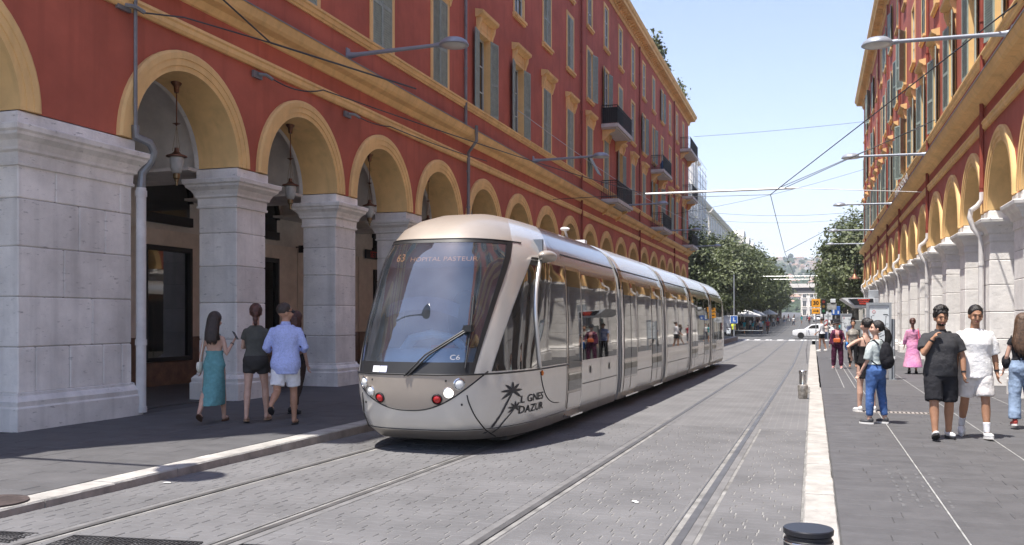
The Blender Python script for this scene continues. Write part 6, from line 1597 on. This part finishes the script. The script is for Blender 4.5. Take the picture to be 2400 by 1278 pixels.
def crown_mesh(seed, rx, rz, zc, clumps=92, per=64, size=.4, peak=0.0):
    r = random.Random(seed); m = MB()
    for _ in range(clumps):
        while True:
            u = Vector((r.uniform(-1, 1), r.uniform(-1, 1), r.uniform(-1, 1)))
            if .3 < u.length < 1: break
        k = 1 - peak * max(0, u.z)
        c = Vector((u.x * rx * k, u.y * rx * k, u.z * rz)) * r.uniform(.82, 1.02); sg = r.uniform(.4, .72)
        for _ in range(per):
            p = c + Vector((r.gauss(0, sg), r.gauss(0, sg), r.gauss(0, sg * .7)))
            out = (p.normalized() + Vector((r.gauss(0, .6), r.gauss(0, .6), .55 + r.gauss(0, .5)))).normalized()
            a = out.cross(Vector((r.gauss(0, 1), r.gauss(0, 1), r.gauss(0, 1)))).normalized(); b_ = out.cross(a); s = size * r.uniform(.55, 1.25); p.z += zc
            m.add([p - a * s * .5, p + b_ * s * .32 - out * s * .12, p + a * s * .5, p - b_ * s * .32 - out * s * .1], [(0, 1, 2, 3)])
    return m.mesh("crown", lf, recalc=False)
def trunk_mesh(seed, h):
    r = random.Random(seed); m = MB(); m.tube([(0, 0, -.6), (.05, 0, 1.5), (r.uniform(-.15, .15), r.uniform(-.1, .1), h * .45), (r.uniform(-.2, .2), 0, h * .8)], [.24, .2, .16, .06], 8)
    for _ in range(7):
        a = r.uniform(0, 2*pi); z = r.uniform(.3, .6) * h; L_ = r.uniform(1.4, 2.6); m.tube([(0, 0, z), (math.cos(a) * L_ * .5, math.sin(a) * L_ * .5, z + L_ * .5), (math.cos(a) * L_, math.sin(a) * L_, z + L_ * 1.1)], [.09, .06, .02], 6)
    return m.mesh("trunk", bark, .8)
CRN = [crown_mesh(1, 3.3, 4.6, 7.3), crown_mesh(2, 3.1, 4.9, 7.4, peak=.3), crown_mesh(3, 3.5, 4.3, 7.0)]; TRK = [trunk_mesh(5, 10), trunk_mesh(6, 10), trunk_mesh(7, 10)]
FARC = [crown_mesh(11, 3.3, 4.6, 7.3, 46, 34, .75), crown_mesh(12, 3.1, 4.8, 7.3, 46, 34, .75, .3)]
def tree(x, y, k, s, label, group, far=False):
    t = thing("street_tree", label, "tree", (x, y, zr(y)), R.uniform(0, 6.28), group); t.scale = (s, s, s * R.uniform(.97, 1.05))
    c = ob("crown", FARC[k % 2] if far else CRN[k % 3], t); tag(c, kind='stuff'); ob("trunk", TRK[k % 3], t)
n1 = ["dense tree directly behind the end of the shaded building", "second tree in the left row beyond the crossing", "third tree in the left row above the parasols", "fourth tree in the left row above the parasols"]
for i in range(22):
    y = 107 + 8.2 * i
    tree(-8.8 + R.uniform(-.3, .3), y, i, R.uniform(.95, 1.06), n1[i] if i < 4 else "tree in the long left row shrinking into the distance", "trees of the left row", i > 7)
    if i < 12: tree(-13.4 + R.uniform(-.3, .3), y + 3, i + 1, R.uniform(1.0, 1.12), "tree of the back row against the pale left buildings", "trees of the back left row", i > 6)
n2 = ["large dark tree at the end of the sunlit building", "second tree on the right behind the shelter canopy", "third tree on the right behind the traffic light"]
for i in range(20):
    y = 97.5 + 8.2 * i
    tree(4.3 + R.uniform(-.2, .2), y, i + 2, R.uniform(.98, 1.1) * (1.05 if i < 2 else 1), n2[i] if i < 3 else "tree in the right row shrinking into the distance", "trees of the right row", i > 6)
tree(8.2, 95.5, 1, 1.2, "tall tree rising behind the corner of the sunlit building", "trees of the right row")
# ------------------------------------------------------------------ buildings beyond the crossing
creamw = mat("cream_render", (.74, .7, .63), .85, var=.08, streak=.2); whitew = mat("pale_render", (.82, .77, .69), .85, var=.07, streak=.15); mans = mat("zinc_mansard", (.4, .42, .45), .5, var=.1); winm = mat("far_pane", (.07, .08, .095), .2, var=.3, scale=1)
wf = MB(); wf.cur = 0; wf.box((-.05, -.62, 0), (.05, .62, 2.2)); wf.cur = 1; wf.box((.05, -.5, .1), (.06, .5, 2.1)); wf.cur = 0
for a in (-.03,): wf.box((.06, a, .1), (.075, .03, 2.1))
wf.box((-.05, -.8, -.15), (.18, .8, 0)); wf.box((-.05, -.8, 2.25), (.14, .8, 2.4)); WFAR = wf.mesh("window", [whitew, winm])
def far_building(name, label, x, y0, y1, h, wall, face=1, dep=14, roof=True, floors=5, group=None):
    t = thing(name, label, "building", (x, 0, zr(y0)), 0, group); s = -face
    g = MB(); g.box((min(0, s * dep), y0, -2), (max(0, s * dep), y1, h)); g.build("wall", wall, t)
    g = MB(); g.prism([(0 * face, h - .5), (.3 * face, h - .4), (.6 * face, h), (.6 * face, h + .2), (-.3 * face, h + .2), (-.3 * face, h - .5)], y0 - .4, y1 + .4, 'y'); g.build("cornice", whitew, t)
    if roof: g = MB(); g.prism([(-.2 * face, h + .2), (-1.4 * face, h + 2.6), (-(dep - 1.4) * face, h + 2.8), (-(dep - .2) * face, h + .2)], y0, y1, 'y'); g.build("roof", mans, t)
    st = (h - 5) / floors
    for f in range(floors):
        g = MB(); z = 4.4 + f * st; g.box((min(.003 * face, .22 * face), y0, z - .25), (max(.003 * face, .22 * face), y1, z)); g.build("string_course", whitew, t)
        n = int((y1 - y0) / 3.4)
        for i in range(n):
            y = y0 + (i + .5) * (y1 - y0) / n; o = ob("window", WFAR, t, (.06 * face, y, z + .3), 0 if face == 1 else pi)
    n = 4
    for f in range(floors):
        for i in range(n): ob("window", WFAR, t, (-face * (1.8 + i * 3.2), y0 - .06, 4.7 + f * st), -pi/2)
    return t
b1 = far_building("pale_building", "pale building wrapped in scaffolding beyond the crossing on the left", -15.8, 107, 148, 19.5, whitew)
far_building("pale_building", "cream building with heavy cornice stepping behind the left trees", -15.8, 150, 208, 19.0, creamw)
far_building("pale_building", "white building with curved attic farther along the left side", -15.8, 211, 288, 17.5, whitew)
far_building("pale_building", "last pale building on the left before the railway bridge", -15.5, 292, 370, 16.5, creamw)
far_building("pale_building", "cream building hidden behind the right hand trees", 10.2, 103, 190, 18, creamw, face=-1)
far_building("pale_building", "white building deep behind the right hand trees", 10.2, 194, 330, 17, whitew, face=-1)
# scaffold
sc_ = thing("scaffold", "white tube scaffold with netting on the corner of the pale building", "scaffold", (-15.6, 105.5, zr(105)))
g = MB()
for x in (-8, -6, -4, -2, 0, 1.3):
    g.tube([(x, 0, -.5), (x, 0, 23)], .05, 6)
for y in range(0, 27, 3): g.tube([(1.4, y, -.5), (1.4, y, 22.5)], .05, 6)
for z in range(2, 23, 2):
    g.tube([(-8, 0, z), (1.4, 0, z)], .04, 6); g.tube([(1.4, 0, z), (1.4, 26, z)], .04, 6); g.tube([(1.4, 0, z + 1), (1.4, 26, z + 1)], .03, 6); g.tube([(-8, 0, z + 1), (1.4, 0, z + 1)], .03, 6)
tag(g.build("tubes", mat("scaffold_tube", (.6, .6, .6), .5), sc_, 1), kind='stuff')
for z in range(2, 23, 2):
    g = MB(); g.box((-8, .05, z - .06), (1.35, 1.0, z - .01)); g.build("deck", mat("deck_board", (.4, .38, .36), .8), sc_)
nm_ = bpy.data.materials.new("netting"); nm_.use_nodes = True; n_ = nm_.node_tree; bb = n_.nodes["Principled BSDF"]; bb.inputs["Base Color"].default_value = (.6, .6, .6, 1); bb.inputs["Roughness"].default_value = .9; bb.inputs["Alpha"].default_value = .3
g = MB(); rows = []
for j in range(14): rows.append([(1.5 + .12 * math.sin(i * 1.7 + j), 3 + i * 1.15, 7 + j * 1.1) for i in range(20)])
g.loft(rows, False, False); g.build("netting", nm_, sc_, 3)
at = thing("roof_box", "white lift housing on the roof of the scaffolded building", "roof housing", (-16.5, 122, 19.5)); g = MB(); g.box((-3, 0, 0), (1.5, 6, 3.3)); g.build("wall", whitew, at); g = MB(); g.box((-3.3, -.3, 3.3), (1.9, 6.3, 3.6)); g.build("roof", whitew, at)
# curved attic dormers
for k, y in enumerate((222, 240, 258)):
    d = thing("attic_dormer", "round topped attic dormer of the white building, " + ["nearest of three", "middle of three", "farthest of three"][k], "dormer", (-15.6, y, 17.9 + zr(211))); g = MB(); g.prism([(-4, 0), (4, 0)] + [(4 * math.cos(pi*i/10), 2.0 + 1.6 * math.sin(pi*i/10)) for i in range(11)], -3, .4, 'x'); g.build("body", whitew, d); g = MB(); g.box((.41, -1.2, .4), (.45, 1.2, 2.4)); g.build("pane", winm, d)
# railway bridge and the building that closes the street
rb_ = thing("railway_bridge", "dark railway bridge spanning the far end of the avenue", "bridge", (0, 300, 0))
g = MB(); g.box((-40, -3, 9.7), (40, 3, 11.4)); g.build("girder", mat("bridge_dark", (.1, .1, .105), .7), rb_); g = MB(); g.box((-40, -3.3, 11.4), (40, -3.1, 12.6)); g.box((-40, -3.5, 9.4), (40, -3.0, 9.69)); g.build("parapet", whitew, rb_)
for x in (-13.5, 9.5): g = MB(); g.box((x - 1, -2.8, -2), (x + 1, 2.8, 9.38)); g.build("pillar", whitew, rb_)
eb = thing("end_building", "white many windowed building closing the street under the bridge", "building", (0, 352, 1.8)); g = MB(); g.box((-4.2, 0, -3), (3.4, 12, 8.5)); g.build("wall", whitew, eb)
for f in range(3):
    for i in range(3): ob("window", WFAR, eb, (-2.9 + i * 2.5, -.06, 1.2 + f * 3.2), -pi/2)
# ------------------------------------------------------------------ hills
def hgt(x, y):
    t = (y - 620) / 1400; ridge = 128 * max(0, min(1, t)) ** 1.25
    n = mnoise.fractal(Vector((x * .0042, y * .0023, 3.3)), 1.0, 2.0, 4)
    return ridge * (1 + .14 * n) + 14 * n * max(0, min(1, t * 3)) + .018 * x * max(0, t) - 6
hm_ = mat("hill_scrub", (.07, .085, .05), .95, var=.0, scale=.02, col2=(.16, .15, .12))
g = MB(); rows = []
for j in range(60):
    y = 620 + 1500 * (j / 59); rows.append([(x, y, hgt(x, y)) for x in [-900 + 1800 * i / 80 for i in range(81)]])
g.loft(rows, False, False); hill = g.build("hill", hm_, None, 3); tag(hill, "green hillside covered with pale houses at the end of the avenue", kind='structure')
g = MB(); rows = []
for j in range(12):
    t = j / 11; y = 3600 + 1800 * t; rows.append([(x, y, (300 * math.sin(min(t * 1.25, 1) * pi / 2) + 60 * mnoise.fractal(Vector((x * .0012, 5, 1.7)), 1, 2, 4)) * (.72 + .28 * math.tanh(x / 260)) - 10) for x in [-1500 + 3000 * i / 60 for i in range(61)]])
g.loft(rows, False, False); tag(g.build("mountain", mat("mountain_rock", (.1, .11, .09), .95, var=.1, scale=.01), None, 3), "hazy blue mountain ridge behind the hillside", kind='structure')
hw = [mat("villa_wall_white", (.6, .58, .55), .85, rnd=.12), mat("villa_wall_ochre", (.55, .42, .3), .85, rnd=.12), mat("villa_wall_rose", (.6, .5, .43), .85, rnd=.12)]; rt = mat("villa_roof_tiles", (.34, .22, .16), .9, rnd=.2)
def villa(k):
    m = MB(); w, d, h = [(5, 4, 6), (8, 5, 8), (11, 6, 11)][k]; m.cur = 0; m.box((-w, -d, -8), (w, d, h)); m.cur = 1
    m.loft([[(-w - .6, -d - .6, h), (w + .6, -d - .6, h), (w + .6, d + .6, h), (-w - .6, d + .6, h)], [(-w + 3, -.2, h + 2.4), (w - 3, -.2, h + 2.4), (w - 3, .2, h + 2.4), (-w + 3, .2, h + 2.4)]])
    m.cur = 2; n = [3, 4, 6][k]
    for f in range([2, 2, 3][k]):
        for i in range(n): x = -w + (i + .5) * 2 * w / n; m.box((x - .6, -d - .05, 1 + f * 3.4), (x + .6, -d - .01, 2.9 + f * 3.4))
    return m
VM = [villa(k).mesh("hillside_house", [hw[k], rt, winm]) for k in range(3)]
nv = 0
for _ in range(4000):
    if nv >= 260: break
    y = R.uniform(820, 2080); x = R.uniform(-.085, .075) * y - .004 * y
    if R.random() > .35 + .65 * (mnoise.noise(Vector((x * .01, y * .006, 9))) > -.1): continue
    k = R.choice([0, 0, 1, 1, 2]); o = ob("hillside_house", VM[k], None, (x, y, hgt(x, y)), R.uniform(-.5, .5)); s = R.uniform(.5, .85); o.scale = (s, s, s)
    tag(o, "small pale house among many on the hazy hillside", "house", "houses on the hillside"); nv += 1
g = MB(); r = random.Random(4)
for _ in range(900):
    y = r.uniform(640, 2080); x = r.uniform(-.085, .085) * y
    if mnoise.noise(Vector((x * .012, y * .007, 2))) < -.05: continue
    s = r.uniform(3, 7); n0 = len(g.v); g.ell((x, y, hgt(x, y) + s * .5), (s, s, s * r.uniform(.7, 1.2)), 6, 4)
    for q in range(n0, len(g.v)): v = g.v[q]; g.v[q] = tuple(c + r.uniform(-.18, .18) * s for c in v)
tag(g.build("hillside_woods", mat("woods_green", (.05, .075, .035), .95, var=.25, scale=.08), None, None, recalc=False), "dark green woods between the hillside houses", kind='stuff')
# ------------------------------------------------------------------ haze: one closed box of thin air round everything
hz = MB(); hz.box((-1600, -90, -14), (1600, 5600, 460))
hv = bpy.data.materials.new("haze_air"); hv.use_nodes = True; hn = hv.node_tree; hn.nodes.clear()
ho = hn.nodes.new("ShaderNodeOutputMaterial"); pv = hn.nodes.new("ShaderNodeVolumePrincipled"); pv.inputs["Density"].default_value = .0002; pv.inputs["Color"].default_value = (.86, .92, 1, 1); pv.inputs["Anisotropy"].default_value = .1
hn.links.new(pv.outputs[0], ho.inputs["Volume"])
tag(hz.build("haze", hv), "pale summer haze over the street and hills", kind='stuff')
